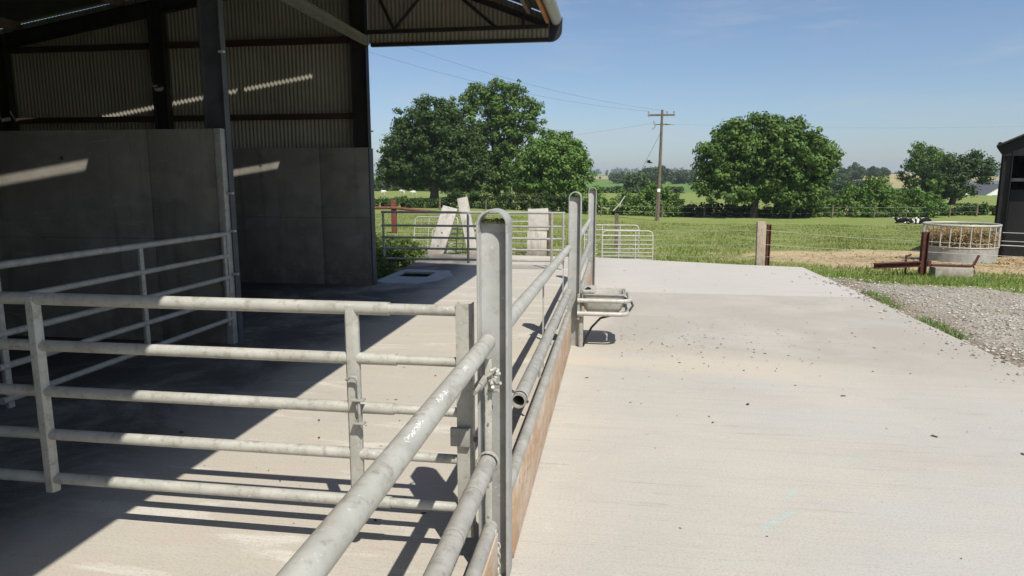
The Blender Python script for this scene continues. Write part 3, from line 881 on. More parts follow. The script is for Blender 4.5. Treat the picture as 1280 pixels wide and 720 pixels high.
# concrete panels of gable, rear and far end
def panels(m, xa, xb, y0_, y1_, h, n):
    w = (xb - xa) / n
    for i in range(n): m.box(xa + i * w + .006, xa + (i + 1) * w - .006, y0_, y1_, -.02, h)
gp = MB()
for a, b in ((XB - .05, -9.9), (-9.9, -7.6), (-7.6, -5.27), (-5.27, -4.36)):
    gp.box(a + .005, b - .005, GY - .19, GY + .02, -.02, 2.47)
gp.build('gable_wall', 'wall', shed, 35, .008)
bp = MB()
for i in range(10):
    bp.box(XB - .2, XB - .05, GY - .06 - 2.3 * (i + 1) + .005, GY - .06 - 2.3 * i - .005, -.02, 2.47)
bp.build('back_wall', 'shade_wall', shed, 35, .008)
MB().box(XB - .05, XC, -11.3, -11.15, -.02, 2.47).build('end_wall', 'shade_wall', shed, 35, .008)
# frames
Ip = I_poly(.28, .14, .014, .012)
for y in FR:
    yy = y - .02 if y < GY else y - .13
    cz = -.02 if y < GY else 2.471
    cx = XC - .01
    if y < GY:
        MB().prism(I_poly(.25, .10, .013, .012), (cx - .012, yy + .01, -.02), (1, 0, 0), (0, 1, 0), (0, 0, roof_z(XC) - .2)).build('column', 'steel_post' if y > 7 and y < 8 else 'steel_dark', shed, 30)
    else:
        MB().prism(Ip, (cx, GY - .12, 2.472), (1, 0, 0), (0, 1, 0), (0, 0, roof_z(XC) - 2.68)).build('column', 'steel_dark', shed, 30)
    MB().prism(Ip, (XB + .17, yy - .0, -.02), (1, 0, 0), (0, 1, 0), (0, 0, roof_z(XB) - .16)).build('column', 'steel_dark', shed, 30)
    # rafters
    d = Vector((XC - XB, 0, roof_z(XC) - roof_z(XB)))
    nrm = Vector((-d.z, 0, d.x)).normalized()
    MB().prism(I_poly(.24, .13, .014, .012), Vector((XB + .06, yy, roof_z(XB + .06) - .33)), nrm, (0, 1, 0), d * .97).build('rafter', 'steel_dark', shed, 30)
    d = Vector((-1.17 - XC, 0, roof_z(-1.17) - roof_z(XC)))
    nrm = Vector((-d.z, 0, d.x)).normalized()
    MB().prism(I_poly(.09, .07, .01, .01), Vector((XC + .05, yy + .03, roof_z(XC) - .23)), nrm, (0, 1, 0), d * .985).build('canopy_rafter', 'steel_dark', shed, 30)
    MB().box(XC + .14, -1.18, yy, yy + .06, 4.405, 4.465).build('canopy_tie', 'steel_dark', shed, 30)
    for (xa, za, xb_, zb) in ((-3.85, 4.46, -3.15, 5.22), (-2.08, 4.46, -2.85, 5.1), (-1.6, 4.46, -1.6, 4.64), (-3.85, 4.46, -4.3, 5.4)):
        MB().tube([(xa, yy + .03, za), (xb_, yy + .03, zb)], .028, 8).build('canopy_strut', 'steel_dark', shed, 35)
# gable post, girts, eaves beams, purlins
MB().box(-4.358, -4.335, GY - .18, GY + .01, -.02, 2.46).build('corner_angle', 'steel_post', shed, 30, .003)
MB().prism(Ip, (-8.31, GY - .12, 2.472), (1, 0, 0), (0, 1, 0), (0, 0, roof_z(-8.31) - 2.72)).build('wind_post', 'steel_dark', shed, 30)
for z, xe in ((3.03, XC - .16), (4.33, XC - .16)):
    for (xa, xb_) in ((XB + .33, -8.46), (-8.165, xe)):
        MB().box(xa, xb_, GY - .11, GY + .028, z - .045, z + .045).build('girt', 'girt', shed, 30)
        MB().box(xa, xb_, GY - .118, GY - .111, z - .06, z + .02).build('girt', 'girt', shed, 30)
for z in (3.1, 4.1):
    for i in range(5):
        MB().box(XB + .004 - .03, XB + .08, FR[i + 1] + .08, FR[i] - .24, z - .05, z + .05).build('girt', 'girt', shed, 30)
MB().box(XC + .15, -1.16, GY + .005, GY + .085, 4.215, 4.275).build('canopy_trim', 'steel_dark', shed, 30)
eb = MB().prism(I_poly(.13, .10, .012, .01), (XC + .17, -11, 4.26), (0, 0, 1), (1, 0, 0), (0, 11 + GY - .22, 0))
eb.build('eaves_beam', 'eaves_green', shed, 30)
for x in (-11.2, -9.0, -7.52, -6.05, -4.58):
    MB().box(x - .03, x + .03, -11, GY - .03, roof_z(x) - .185, roof_z(x) - .012).build('purlin', 'timber_grey', shed, 30)
for x in np.linspace(XC + .35, -1.5, 4):
    MB().box(x - .03, x + .03, -11, GY - .03, roof_z(x) - .15, roof_z(x) - .012).build('purlin', 'timber_grey', shed, 30)
MB().box(-1.215, -1.165, -11, GY + .03, 4.475, 4.635).build('eaves_board', 'timber_orange', shed, 30, .004)
gt = []
for i in range(11):
    a = math.pi + math.pi * i / 10
    gt.append((-1.06 + .095 * math.cos(a), 4.60 + .13 * math.sin(a)))
gi = [(-1.06 + (p + 1.06) * .93, 4.60 + (q - 4.60) * .93) for p, q in gt][::-1]
MB().prism(gt + gi, (0, -11.2, 0), (1, 0, 0), (0, 0, 1), (0, 11.2 + GY + .02, 0)).build('gutter', 'gutter', shed, 40)
for y in (10.6, 6.6, 2.6):
    g2 = [(-1.06 + (p + 1.06) * 1.04, 4.60 + (q - 4.60) * 1.04) for p, q in gt]
    MB().prism(g2 + gt[::-1], (0, y, 0), (1, 0, 0), (0, 0, 1), (0, .12, 0)).build('gutter_joint', 'gutter', shed, 40)
cc = [(-1.16, 4.60), (-1.18, 4.215)] + [(-1.16 + .20 * math.cos(a), 4.415 + .20 * math.sin(a) ) for a in np.linspace(-math.pi / 2, 0, 9)] + [(-.955, 4.60)]
MB().prism(cc, (0, GY + .025, 0), (1, 0, 0), (0, 0, 1), (0, .075, 0)).build('corner_cover', 'black_plastic', shed, 40)
# small brackets and bolts on the columns
for (x, y, z) in ((-4.36, 7.26, 1.75), (-4.36, 7.26, 1.32), (-4.36, 7.26, .82), (-4.36, 7.26, 3.3), (-4.31, GY - .16, 2.75), (-8.4, GY - .2, 3.6)):
    MB().box(x - .015, x + .05, y - .02, y + .02, z - .012, z + .012).build('bracket', 'galv', shed, 30, .003)

# pen division wall
dw = thing('pen_wall', 'bare grey concrete panel wall dividing the pens inside the shed', 'wall', (-8, 7.28, 0))
for a, b in ((-11.7, -9.6), (-9.6, -7.5), (-7.5, -5.30), (-5.30, -4.47)):
    MB().box(a + .004, b - .004, 7.21, 7.325, -.02, 2.47).build('wall_panel', 'wall', dw, 35, .008)
MB().box(-4.468, -4.385, 7.20, 7.33, -.02, 2.47).build('end_channel', 'galv_old', dw, 35, .004)

# ------------------------------------------------------------------ gates
RZ = (.30, .55, .79, 1.04, 1.29)
def gate(name, label, p0, ang, L, ups, rails=RZ, r=.03, mat='galv', ext=None, wide=.06, endflat=None, group=None):
    """gate from p0 along direction ang; ups = distances of uprights; ext = distance where rails step down to a thinner tube"""
    u = Vector((math.cos(ang), math.sin(ang), 0)); w = Vector((-u.y, u.x, 0))
    p0 = Vector(p0)
    t = thing(name, label, 'gate', p0, group)
    for i, z in enumerate(rails):
        rr = r * 1.12 if i == len(rails) - 1 else r
        a = p0 + Vector((0, 0, z))
        if ext:
            e = ext[i]
            MB().pipe(a, a + u * e, rr, .007, 16).build('rail', mat, t, 40)
            MB().tube([a + u * (e - .15), a + u * L], rr * .8, 14).build('rail', mat, t, 40)
        else:
            MB().tube([a, a + u * L], rr, 14).build('rail', mat, t, 40)
    rot = Matrix((u, w, Vector((0, 0, 1)))).transposed()
    for s in ups:
        c = p0 + u * s + Vector((0, 0, (rails[0] + rails[-1]) / 2))
        # D-shaped flattened upright
        prof = [(-wide / 2, .01), (-wide / 2, -.012), (-wide * .3, -.034), (wide * .3, -.034), (wide / 2, -.012), (wide / 2, .01)]
        b = p0 + u * s + Vector((0, 0, rails[0] - .07))
        MB().prism(prof, b, u, w * 1.0, Vector((0, 0, rails[-1] - rails[0] + .085))).build('upright', mat, t, 30, .004)
    if endflat:
        b = p0 + u * L + Vector((0, 0, rails[0] - .14))
        hw = endflat / 2
        MB().prism([(-hw, -.03), (hw, -.03), (hw, .03), (hw - .006, .03), (hw - .006, -.022), (-hw + .006, -.022), (-hw + .006, .03), (-hw, .03)], b, u, w, Vector((0, 0, rails[-1] - rails[0] + .18))).build('end_post', mat, t, 30, .002)
    return t, u, w
pg, u_, w_ = gate('pen_gate', 'galvanised five rail pen gate closest to the viewer, joining the front barrier', (-4.25, 3.08, 0), 0, 3.56, (1.26, 3.0),
                  ext=(3.17, 3.20, 3.20, 3.22, 3.19), wide=.068, r=.0295, endflat=.078)
# spring latch on the middle upright
lx, ly = -1.212, 3.02
for z in (.845, .728):
    MB().box(lx - .03, lx + .034, ly - .02, ly + .02, z, z + .008).build('latch_plate', 'galv_old', pg, 30, .002)
MB().tube([(lx - .055, ly, .945), (lx - .03, ly - .005, .965), (lx - .004, ly - .005, .962), (lx + .006, ly - .005, .94), (lx + .008, ly - .005, .72)], .0075, 10).build('latch_pin', 'galv_old', pg, 60)
MB().tube([(lx - .01, ly, .853), (lx - .004, ly, .80), (lx + .01, ly, .77), (lx - .01, ly, .735)], .006, 8).build('latch_spring', 'galv_old', pg, 60)
# bolt that ties the gate end to the barrier post
MB().tube([(-.74, 3.06, .655), (-.60, 3.1, .655)], .013, 10).build('bolt', 'galv_old', pg, 40)
MB().box(-.755, -.66, 3.02, 3.045, .64, .73).build('bolt_plate', 'galv_old', pg, 30, .003)

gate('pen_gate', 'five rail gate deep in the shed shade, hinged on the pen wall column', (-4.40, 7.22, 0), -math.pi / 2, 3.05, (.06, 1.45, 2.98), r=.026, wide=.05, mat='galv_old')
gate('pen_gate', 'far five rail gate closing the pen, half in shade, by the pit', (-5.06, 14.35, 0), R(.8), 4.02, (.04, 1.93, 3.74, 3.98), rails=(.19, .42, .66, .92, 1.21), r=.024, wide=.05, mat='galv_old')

# ------------------------------------------------------------------ barrier posts
POSTS = ((-.536, 3.02, 'barrier post with moss under its arched cap, closest to the viewer'), (-.445, 7.72, 'barrier post carrying the drinking trough'), (-.41, 12.42, 'farthest barrier post beyond the trough'))
Hp = I_poly(.142, .13, .011, .009)
def make_post():
    t = thing('barrier_post', POSTS[0][2], 'post', (0, 0, 0), 'front barrier posts')
    MB().prism(Hp[:], (0, 0, -.05), (1, 0, 0), (0, 1, 0), (0, 0, 1.72)).build('column', 'galv_post', t, 30, .003)
    MB().box(-.0605, .0605, -.0046, .0046, 1.669, 1.708).build('web_plate', 'galv_post', t, 30)
    ar = [(.071 * math.cos(a), .068 * math.sin(a)) for a in np.linspace(0, math.pi, 19)]
    ai = [(.060 * math.cos(a), .057 * math.sin(a)) for a in np.linspace(math.pi, 0, 19)]
    MB().prism(ar + ai, (0, -.0655, 1.705), (1, 0, 0), (0, 0, 1), (0, .131, 0)).build('cap', 'galv_post', t, 30, .002)
    for a, b in ((-.071, -.0605), (.0605, .071)):
        MB().box(a, b, -.065, .065, 1.6695, 1.705).build('flange_top', 'galv_post', t, 30)
    return t
post0 = make_post()
post0.location = (POSTS[0][0], POSTS[0][1], 0)
for x, y, lb in POSTS[1:]:
    c = copy_tree(post0); c.location = (x, y, 0); c['label'] = lb
# moss, only on the first post
c = np.stack([RNG.uniform(-.05, .05, 60), RNG.uniform(-.01, .06, 60), 1.709 + RNG.random(60) * .010], 1) + np.array([POSTS[0][0], POSTS[0][1], 0])
np_mesh('moss', leaf_cloud(c, np.full(60, .012), 24, .006), 4, 'moss', post0)

# ------------------------------------------------------------------ front barrier
def clamp(m, p, r, ax=(0, 1, 0), w=.02):
    a = Vector(p); d = Vector(ax)
    m.tube([a - d * w / 2, a + d * w / 2], r, 18, caps=False)
def barrier(label, x, ya, yb, za, zb, z_top, z_mid, z_low, face, near_open=True, mid_start=.4):
    t = thing('feed_barrier', label, 'barrier', (x, (ya + yb) / 2, 0), 'front feed barriers')
    def L(y, z): return (x - .012 + .0 * y, y, z - (y - ya) * (za - zb) / (yb - ya) if False else z)
    def dz(y): return -.075 * (y - ya) / (yb - ya) * za
    MB().tube([(x, ya, z_top), (x, yb, z_top + dz(yb))], .0375, 18).build('top_rail', 'galv', t, 40)
    MB().pipe((x + .005, ya + mid_start, z_mid), (x + .005, yb, z_mid + dz(yb) * .6), .0415, .008, 20).build('middle_rail', 'galv_old', t, 40)
    rnd = random.Random(int(ya * 10))
    y = ya + mid_start + .02
    while y < yb - .1:
        q = (y - ya) / (yb - ya)
        rg = MB(); clamp(rg, (x + .005, y, z_mid + dz(yb) * .6 * (y - ya - mid_start) / (yb - ya - mid_start)), .0435, w=.012)
        rg.build('weld_ring', 'galv', t, 40)
        y += rnd.uniform(.28, .55)
    MB().tube([(x + .012, ya + .02, z_low), (x + .012, yb, z_low)], .0335, 16).build('lower_rail', 'galv_old', t, 40)
    MB().box(face - .028, face, ya + .04, yb - .03, .005, z_low - .01).build('board', 'board', t, 30, .003)
    MB().box(face - .062, face - .0285, ya + .05, yb - .04, z_low - .2, z_low - .14).build('board_rail', 'galv_old', t, 30, .003)
    return t
fb = barrier('front barrier bay running out of view beside the viewer', -.556, -3.0, 2.94, 0, 0, 1.178, .62, .285, -.505, mid_start=.1)
# middle bay
fb2 = barrier('front barrier bay between the mossy post and the trough post', -.513, 3.12, 7.64, 1, 0, 1.215, .685, .385, -.468, mid_start=.48)
fb3 = barrier('front barrier bay between the trough post and the farthest post', -.455, 7.80, 12.34, 0, 0, 1.175, .76, .40, -.405, mid_start=.3)
for t, x, ya, yb, zt, zl in ((fb2, -.513, 3.12, 7.64, 1.18, .385), (fb3, -.455, 7.8, 12.34, 1.175, .4)):
    for q in (.5, .97):
        y = ya + (yb - ya) * q
        MB().box(x - .048, x - .04 + .0, y - .03, y + .03, zl, zt + .0).build('upright', 'galv', t, 30, .002)
    MB().tube([(x - .03, ya + 1.9, zl + .02), (x - .03, ya + 1.9, zl + .29)], .012, 8).build('slide_pin', 'galv_old', t, 40)
# plates, hinge pin, clamp and chain on the near post
MB().box(-.566, -.536, 2.927, 2.938, .02, 1.10).build('slotted_plate', 'galv', fb, 30, .002)
for z in (.35, .5, .8, .95):
    MB().tube([(-.551, 2.932, z), (-.551, 2.92, z)], .006, 8).build('rivet', 'galv_old', fb, 40)
MB().tube([(-.59, 2.80, .985), (-.572, 2.935, 1.005)], .0135, 12).build('hinge_pin', 'galv_old', fb, 40)
MB().tube([(-.582, 2.86, .994), (-.572, 2.935, 1.005)], .021, 12).build('hinge_sleeve', 'galv_old', fb, 40)
kn = MB()
for i in range(9):
    a = random.uniform(0, 6.28)
    p = Vector((-.522 + random.uniform(-.016, .016), 2.915 + random.uniform(-.02, .02), 1.06 + i * -.012))
    kn.tube([p + Vector((math.cos(a) * .02, math.sin(a) * .012, random.uniform(-.012, .012))), p, p - Vector((math.cos(a + .6) * .02, math.sin(a) * .012, random.uniform(-.012, .012)))], .008, 8)
kn.build('wire_tie', 'galv', fb, 60)
def chain(t, p, n, r=.011, mat='galv'):
    for i in range(n):
        m = MB()
        c = Vector(p) - Vector((0, 0, i * r * 2.1))
        ax = Vector((1, 0, 0)) if i % 2 == 0 else Vector((0, 1, 0))
        pts = [c + ax * (math.cos(a) * r * .7) + Vector((0, 0, math.sin(a) * r * 1.35)) for a in np.linspace(0, 2 * math.pi, 13)]
        m.tube(pts, r * .24, 7, caps=False)
        m.build('chain_link', mat, t, 60)
chain(fb, (-.502, 2.90, .215), 6, .012)
MB().box(-.53, -.508, 2.875, 2.90, .19, .30).build('chain_plate', 'galv', fb, 30, .004)
cl = MB(); clamp(cl, (-.551, 2.90, .62), .052, w=.03); cl.build('clamp', 'galv', fb, 40)
cl = MB(); clamp(cl, (-.508, 3.65, .685), .050, w=.022); cl.build('clamp', 'galv', fb2, 40)

# worn painted marks along the near top rail (too worn to read)
pmk = MB()
for (ys_, yl) in ((2.42, .03), (2.12, .07), (1.83, .10)):
    y = ys_
    while y > ys_ - yl * 1.6:
        for q in range(2):
            a0 = R(62 + random.uniform(-16, 16)); a1 = R(62 + random.uniform(-16, 16)); rr = .0381
            yy = y + random.uniform(-.006, .006)
            p = [(-.556 + rr * math.cos(a), b, 1.178 + rr * math.sin(a)) for a, b in ((a0, yy), (a1, yy - .012))]
            pmk.tube(p, .0011, 5)
        y -= .0135
me = [c for c in fb.children if c.name.startswith('top_rail')][0].data
bm = bmesh.new(); bm.from_mesh(me)
off = world_of(fb)
vv = [bm.verts.new(Vector(p) - off) for p in pmk.v]
for f in pmk.f:
    bm.faces.new([vv[i] for i in f]).material_index = 1
bm.to_mesh(me); bm.free()
me.materials.append(MAT['white_paint'])


# ------------------------------------------------------------------ drinking trough on the second post
wt = thing('water_trough', 'galvanised drinking trough with bent tube guard rails on the second barrier post', 'trough', (-.1, 7.9, .45))
def ring(z, x1_, mat='galv'):
    ya, yb, xa, r = 7.60, 8.20, -.40, .11
    pts = [(xa, ya, z)]
    for a in np.linspace(-90, 0, 7): pts.append((x1_ - r + r * math.cos(R(a)), ya + r + r * math.sin(R(a)), z))
    for a in np.linspace(0, 90, 7): pts.append((x1_ - r + r * math.cos(R(a)), yb - r + r * math.sin(R(a)), z))
    pts.append((xa, yb, z))
    return MB().tube(pts, .026, 12)
ring(.555, .185).build('guard_rail', 'galv', wt, 60)
ring(.405, .165).build('guard_rail', 'galv', wt, 60)
bw = MB()
def rect(xa, xb, ya, yb, z, r=.06):
    out = []
    for (cx, cy, s) in ((xb - r, ya + r, -90), (xb - r, yb - r, 0), (xa + r, yb - r, 90), (xa + r, ya + r, 180)):
        for a in (0, 30, 60, 90): out.append((cx + r * math.cos(R(s + a)), cy + r * math.sin(R(s + a)), z))
    return out
rings = [rect(-.28, .05, 7.74, 8.06, .37), rect(-.33, .10, 7.70, 8.10, .44), rect(-.35, .13, 7.68, 8.12, .62), rect(-.365, .145, 7.665, 8.135, .625), rect(-.365, .145, 7.665, 8.135, .61), rect(-.335, .115, 7.695, 8.105, .61), rect(-.30, .08, 7.73, 8.07, .45)]
vs = sum(rings, []); k = 16
fs = [(i * k + j, i * k + (j + 1) % k, (i + 1) * k + (j + 1) % k, (i + 1) * k + j) for i in range(len(rings) - 1) for j in range(k)]
fs += [tuple(range(k))[::-1], tuple((len(rings) - 1) * k + j for j in range(k))]
bw.add(vs, fs).build('bowl', 'galv', wt, 45)
MB().box(-.345, -.20, 7.70, 8.10, .627, .66).build('float_cover', 'galv', wt, 30, .008)
MB().tube([(-.31, 7.72, .66), (-.29, 7.75, .675), (-.26, 7.74, .662)], .018, 8).build('valve', 'black_plastic', wt, 50)
MB().tube([(.12, 7.9, .55), (.2, 7.82, .53), (.225, 7.78, .48), (.18, 7.72, .42), (.02, 7.72, .38), (-.14, 7.74, .33), (-.24, 7.73, .22), (-.3, 7.70, .1), (-.33, 7.68, .012)], .013, 10).build('hose', 'black_plastic', wt, 60)
MB().box(-.40, -.375, 7.6, 8.2, .33, .62).build('bracket', 'galv_old', wt, 30, .003)
MB().box(-.375, -.335, 7.645, 7.795, .0, .36).build('support_leg', 'galv_old', wt, 30, .003)

# ------------------------------------------------------------------ hurdles and concrete slabs beyond the yard
HG = 'metal sheep hurdles stacked at the yard end'
def hurdle(label, x, y, L, ang, lean, h=.86, nr=7, z0=0.0, mat='galv'):
    u = Vector((math.cos(ang), math.sin(ang), 0)); n = Vector((-u.y, u.x, 0))
    p = Vector((x, y, z0))
    up_ = (Vector((0, 0, 1)) + n * lean).normalized()
    t = thing('sheep_hurdle', label, 'hurdle', p, HG)
    a, b = p + up_ * .02, p + u * L + up_ * .02
    r = .10
    pts = [a, a + up_ * (h - r)]
    for q in (30, 60, 90): pts.append(a + up_ * (h - r + r * math.sin(R(q))) + u * (r - r * math.cos(R(q))))
    for q in (90, 60, 30): pts.append(b + up_ * (h - r + r * math.sin(R(q))) - u * (r - r * math.cos(R(q))))
    pts += [b + up_ * (h - r), b]
    MB().tube(pts, .017, 8).build('frame', mat, t, 50)
    for i in range(nr):
        z = .08 + (h - .2) * (i / (nr - 1)) ** 1.15
        MB().tube([a + up_ * z, b + up_ * z], .0115, 8).build('rail', mat, t, 50)
    for q in (.33, .66):
        MB().tube([a + u * L * q + up_ * .05, a + u * L * q + up_ * h], .012, 8).build('upright', mat, t, 50)
    return t
hurdle('sheep hurdle on the right end of the stack, right of the farthest barrier post', -.30, 16.95, 1.24, R(3), .18, .78, z0=gz(.5, 17.2) + .02)
hurdle('sheep hurdle behind the rightmost one, topping the stack by the farthest barrier post', -.75, 17.15, 1.35, R(2), .18, .90, z0=gz(0, 17.4) + .02)
hurdle('leftmost sheep hurdle leaning behind the slanted concrete slab', -5.5, 18.1, 1.25, R(-6), .22, 1.0, 6, z0=gz(-5, 18.1))
hurdle('sheep hurdle low behind both slanted slabs', -4.9, 17.8, 1.3, R(4), .30, .72, 5, z0=gz(-4, 18))
hurdle('sheep hurdle behind the mossy barrier post, left of the upright slab', -3.75, 18.0, 1.5, R(2), .2, .92, 6, z0=gz(-3, 18.0))
def slab(label, base, top, w, th, marks=()):
    b, tp = Vector(base), Vector(top)
    t = thing('concrete_slab', label, 'slab', b)
    d = tp - b; L = d.length; d.normalize()
    u = Vector((1, .05, 0)); u = (u - d * u.dot(d)).normalized(); n = d.cross(u)
    rot = Matrix((u, n, d)).transposed()
    MB().obox(b + d * L / 2, w, th, L, rot).build('panel', 'slab', t, 30, .012)
    for q in marks:
        MB().tube([b + d * L * q - n * (-th / 2 - .004) , b + d * L * q - n * (-th / 2 + .01)], .025, 10).build('lifting_hole', 'dirt', t, 40)
        MB().tube([b + d * L * q + n * (-th / 2 - .003), b + d * L * q + n * (-th / 2 + .01)], .022, 10).build('lifting_hole', 'dirt', t, 40)
    return t
slab('long pale concrete slab tipped to the right, left one of the two slanted slabs', (-4.62, 17.12, -.1), (-4.30, 17.62, 1.18), .40, .12, (.22, .48))
slab('long pale concrete slab tipped to the left, right one of the two slanted slabs', (-3.60, 17.22, -.1), (-3.98, 17.62, 1.43), .27, .14)
slab('upper squat concrete slab of the upright pair right of the mossy post', (-1.93, 17.38, .62), (-1.96, 17.45, 1.17), .52, .12)
slab('lower squat concrete slab of the upright pair right of the mossy post', (-1.98, 17.32, -.12), (-1.97, 17.38, .60), .50, .13)
st = MB(); st.tube([(-1.70, 17.6, -.2), (-1.68, 17.55, 1.12)], .04, 8)
tag(st.build('timber_stake', 'timber_grey'), 'dark timber stake propping the upright pair of concrete slabs', 'stake')

# red pipe rail on the left
rf = thing('red_rail', 'rusty red pipe rail on its post left beyond the far gate', 'rail', (-8.4, 26, gz(-8.4, 26)))
MB().box(-8.74, -8.55, 25.93, 26.07, gz(-8.6, 26) - .1, 1.12).build('post', 'rust_red', rf, 30, .01)
MB().tube([(-10.5, 25.75, .80), (-8.6, 25.88, .82), (-6.9, 25.95, .66)], .06, 10).build('rail', 'rust_red', rf, 40)

# ------------------------------------------------------------------ fence posts and ironmongery on the right
tag(MB().prism([(-.095, -.07), (.095, -.07), (.095, .07), (-.095, .07)], (3.30, 16.1, -.2), (1, 0, 0), (0, 1, 0), (-.02, .02, 1.17)).build('straining_post', 'post_pale', None, 30, .015),
    'short thick pale weathered fence post at the far edge of the yard', 'post')
tag(MB().prism(I_poly(.085, .09, .012, .01), (3.475, 16.2, -.2), (1, 0, 0), (0, 1, 0), (0, .02, 1.10)).build('rusty_post', 'rust', None, 30),
    'rusty steel post standing against the thick pale fence post', 'post')
rp = thing('rusty_post', 'rusty steel stanchion with a side lug right of the gravel, by the ring feeder', 'post', (6.45, 15.42, -.1))
MB().prism(I_poly(.12, .11, .014, .012), (6.46, 15.42, -.2), (1, 0, 0), (0, 1, 0), (0, 0, 1.02)).build('column', 'rust', rp, 30)
MB().box(6.53, 6.60, 15.36, 15.48, .10, .22).build('lug', 'rust', rp, 30, .004)
MB().tube([(6.16, 15.5, -.1), (6.15, 15.5, .32)], .02, 8).build('pin', 'rust', rp, 40)
MB().tube([(6.15, 15.5, .29), (6.24, 15.47, .34)], .018, 8).build('pin', 'rust', rp, 40)
bmx = MB().prism(I_poly(.11, .12, .016, .014), (5.45, 15.30, .10), (0, 0, 1), (0, 1, 0), (.93, .02, .06))
tag(bmx.build('steel_beam', 'rust', None, 30), 'short rusty steel beam lying level left of the rusty stanchion', 'beam')
cb = thing('concrete_block', 'grey concrete block with a bent rusty bar on top beside the stanchion', 'block', (7.0, 15.35, -.1))
MB().box(6.62, 7.36, 15.2, 15.5, -.18, .10).build('block', 'slab', cb, 30, .02)
MB().tube([(6.58, 15.30, .14), (7.34, 15.30, .13), (7.40, 15.30, .17), (7.47, 15.3, .36)], .026, 8).build('bar', 'rust', cb, 40)
MB().tube([(7.38, 15.3, .15), (7.42, 15.32, .02), (7.40, 15.33, -.08)], .014, 8).build('bar', 'rust', cb, 40)

def wire(pts, r=.0045, sag=0.0, n=10):
    out = []
    for a, b in zip(pts[:-1], pts[1:]):
        a, b = Vector(a), Vector(b)
        for i in range(n):
            q = i / n
            out.append(a.lerp(b, q) - Vector((0, 0, sag * 4 * q * (1 - q))))
    out.append(Vector(pts[-1]))
    return MB().tube(out, r, 6)
wf = thing('wire_fence', 'thin electric fence wires strung from the pale post past the stanchion', 'fence', (3.3, 16.2, 0))
for za, zb in ((.78, .62), (.45, .40), (.17, .2)):
    wire([(.95, 17.1, za - .1), (3.3, 16.2, za), (6.46, 15.5, zb), (13, 15.6, zb - .2)], .0045, .03).build('strand', 'galv', wf, 60)
wp = MB().prism([(-.06, -.06), (.06, -.06), (.06, .06), (-.06, .06)], (.05, 21.5, gz(0, 21.5) - .2), (1, 0, 0), (0, 1, 0), (0, 0, 1.32))
tag(wp.build('wooden_post', 'timber_grey', None, 30, .01), 'brown wooden post in the grass behind the stacked hurdles', 'post')

# ------------------------------------------------------------------ ring feeder
FX, FY, FRr = 9.06, 19.6, .86
fz = gz(FX, FY)
rfed = thing('ring_feeder', 'round cattle feeder with barred rim and solid skirt', 'feeder', (FX, FY, fz))
def circ(r, z, n=40): return [(FX + r * math.cos(2 * math.pi * i / n), FY + r * math.sin(2 * math.pi * i / n), fz + z) for i in range(n + 1)]
sk = MB(); n = 48
vs = []
for (r, z) in ((FRr, 0), (FRr, .42), (FRr - .01, .42), (FRr - .01, 0)):
    vs += [(FX + r * math.cos(2 * math.pi * i / n), FY + r * math.sin(2 * math.pi * i / n), fz + z + .02) for i in range(n)]
sk.add(vs, [(a * n + i, a * n + (i + 1) % n, ((a + 1) % 4) * n + (i + 1) % n, ((a + 1) % 4) * n + i) for a in range(4) for i in range(n)])
sk.build('skirt', 'galv_old', rfed, 60)
MB().tube(circ(FRr, 1.0), .032, 8, False).build('top_ring', 'galv', rfed, 60)
MB().tube(circ(FRr, .44), .018, 8, False).build('skirt_ring', 'galv', rfed, 60)
for i in range(24):
    a = 2 * math.pi * i / 24 + .1
    MB().tube([(FX + FRr * math.cos(a), FY + FRr * math.sin(a), fz + .42), (FX + FRr * math.cos(a), FY + FRr * math.sin(a), fz + 1.0)], .018, 8).build('bar', 'galv', rfed, 60)
hc = MB()
n = 6000
a = RNG.random(n) * 6.283; r = np.sqrt(RNG.random(n)) * .80
hx, hy = FX + np.cos(a) * r, FY + np.sin(a) * r
hz = fz + .40 + .56 * RNG.random(n) * (1 - .3 * r)
hcz = np.stack([hx, hy, hz], 1)
d = RNG.normal(size=(n, 3)) * np.array([1, 1, .5]); d /= np.linalg.norm(d, axis=1)[:, None]
s = np.cross(d, RNG.normal(size=(n, 3))); s /= np.linalg.norm(s, axis=1)[:, None]
L = (.05 + .10 * RNG.random(n))[:, None]
q = np.stack([hcz - d * L - s * .006, hcz - d * L + s * .006, hcz + d * L + s * .006, hcz + d * L - s * .006], 1)
q = np.concatenate([q.reshape(-1, 3), leaf_cloud(hcz[:700], np.full(700, .12), 26, .022)])
tag(np_mesh('hay', q, 4, 'hay'), 'heap of loose hay inside the round feeder', 'hay')
n = 5000
a = RNG.random(n) * 6.283; r = np.abs(RNG.normal(size=n)) * .55
hx, hy = 9.6 + np.cos(a) * r * 6, 19.0 + np.sin(a) * r * 2.6
k3 = (hy > 16.3) & ~in_yard(hx, hy)
hx, hy = hx[k3], hy[k3]; n = len(hx)
c = np.stack([hx, hy, ground_z(hx, hy) + .012], 1)
d = RNG.normal(size=(n, 3)) * np.array([1, 1, .12]); d /= np.linalg.norm(d, axis=1)[:, None]
s = np.cross(d, np.tile([0, 0, 1.0], (n, 1))); s /= np.linalg.norm(s, axis=1)[:, None]
L = (.04 + .12 * RNG.random(n))[:, None]
q = np.stack([c - d * L - s * .012, c - d * L + s * .012, c + d * L + s * .012, c + d * L - s * .012], 1).reshape(-1, 3)
tag(np_mesh('straw_litter', q, 4, 'hay'), 'straw littering the trodden ground round the feeder', 'straw', kind='stuff')

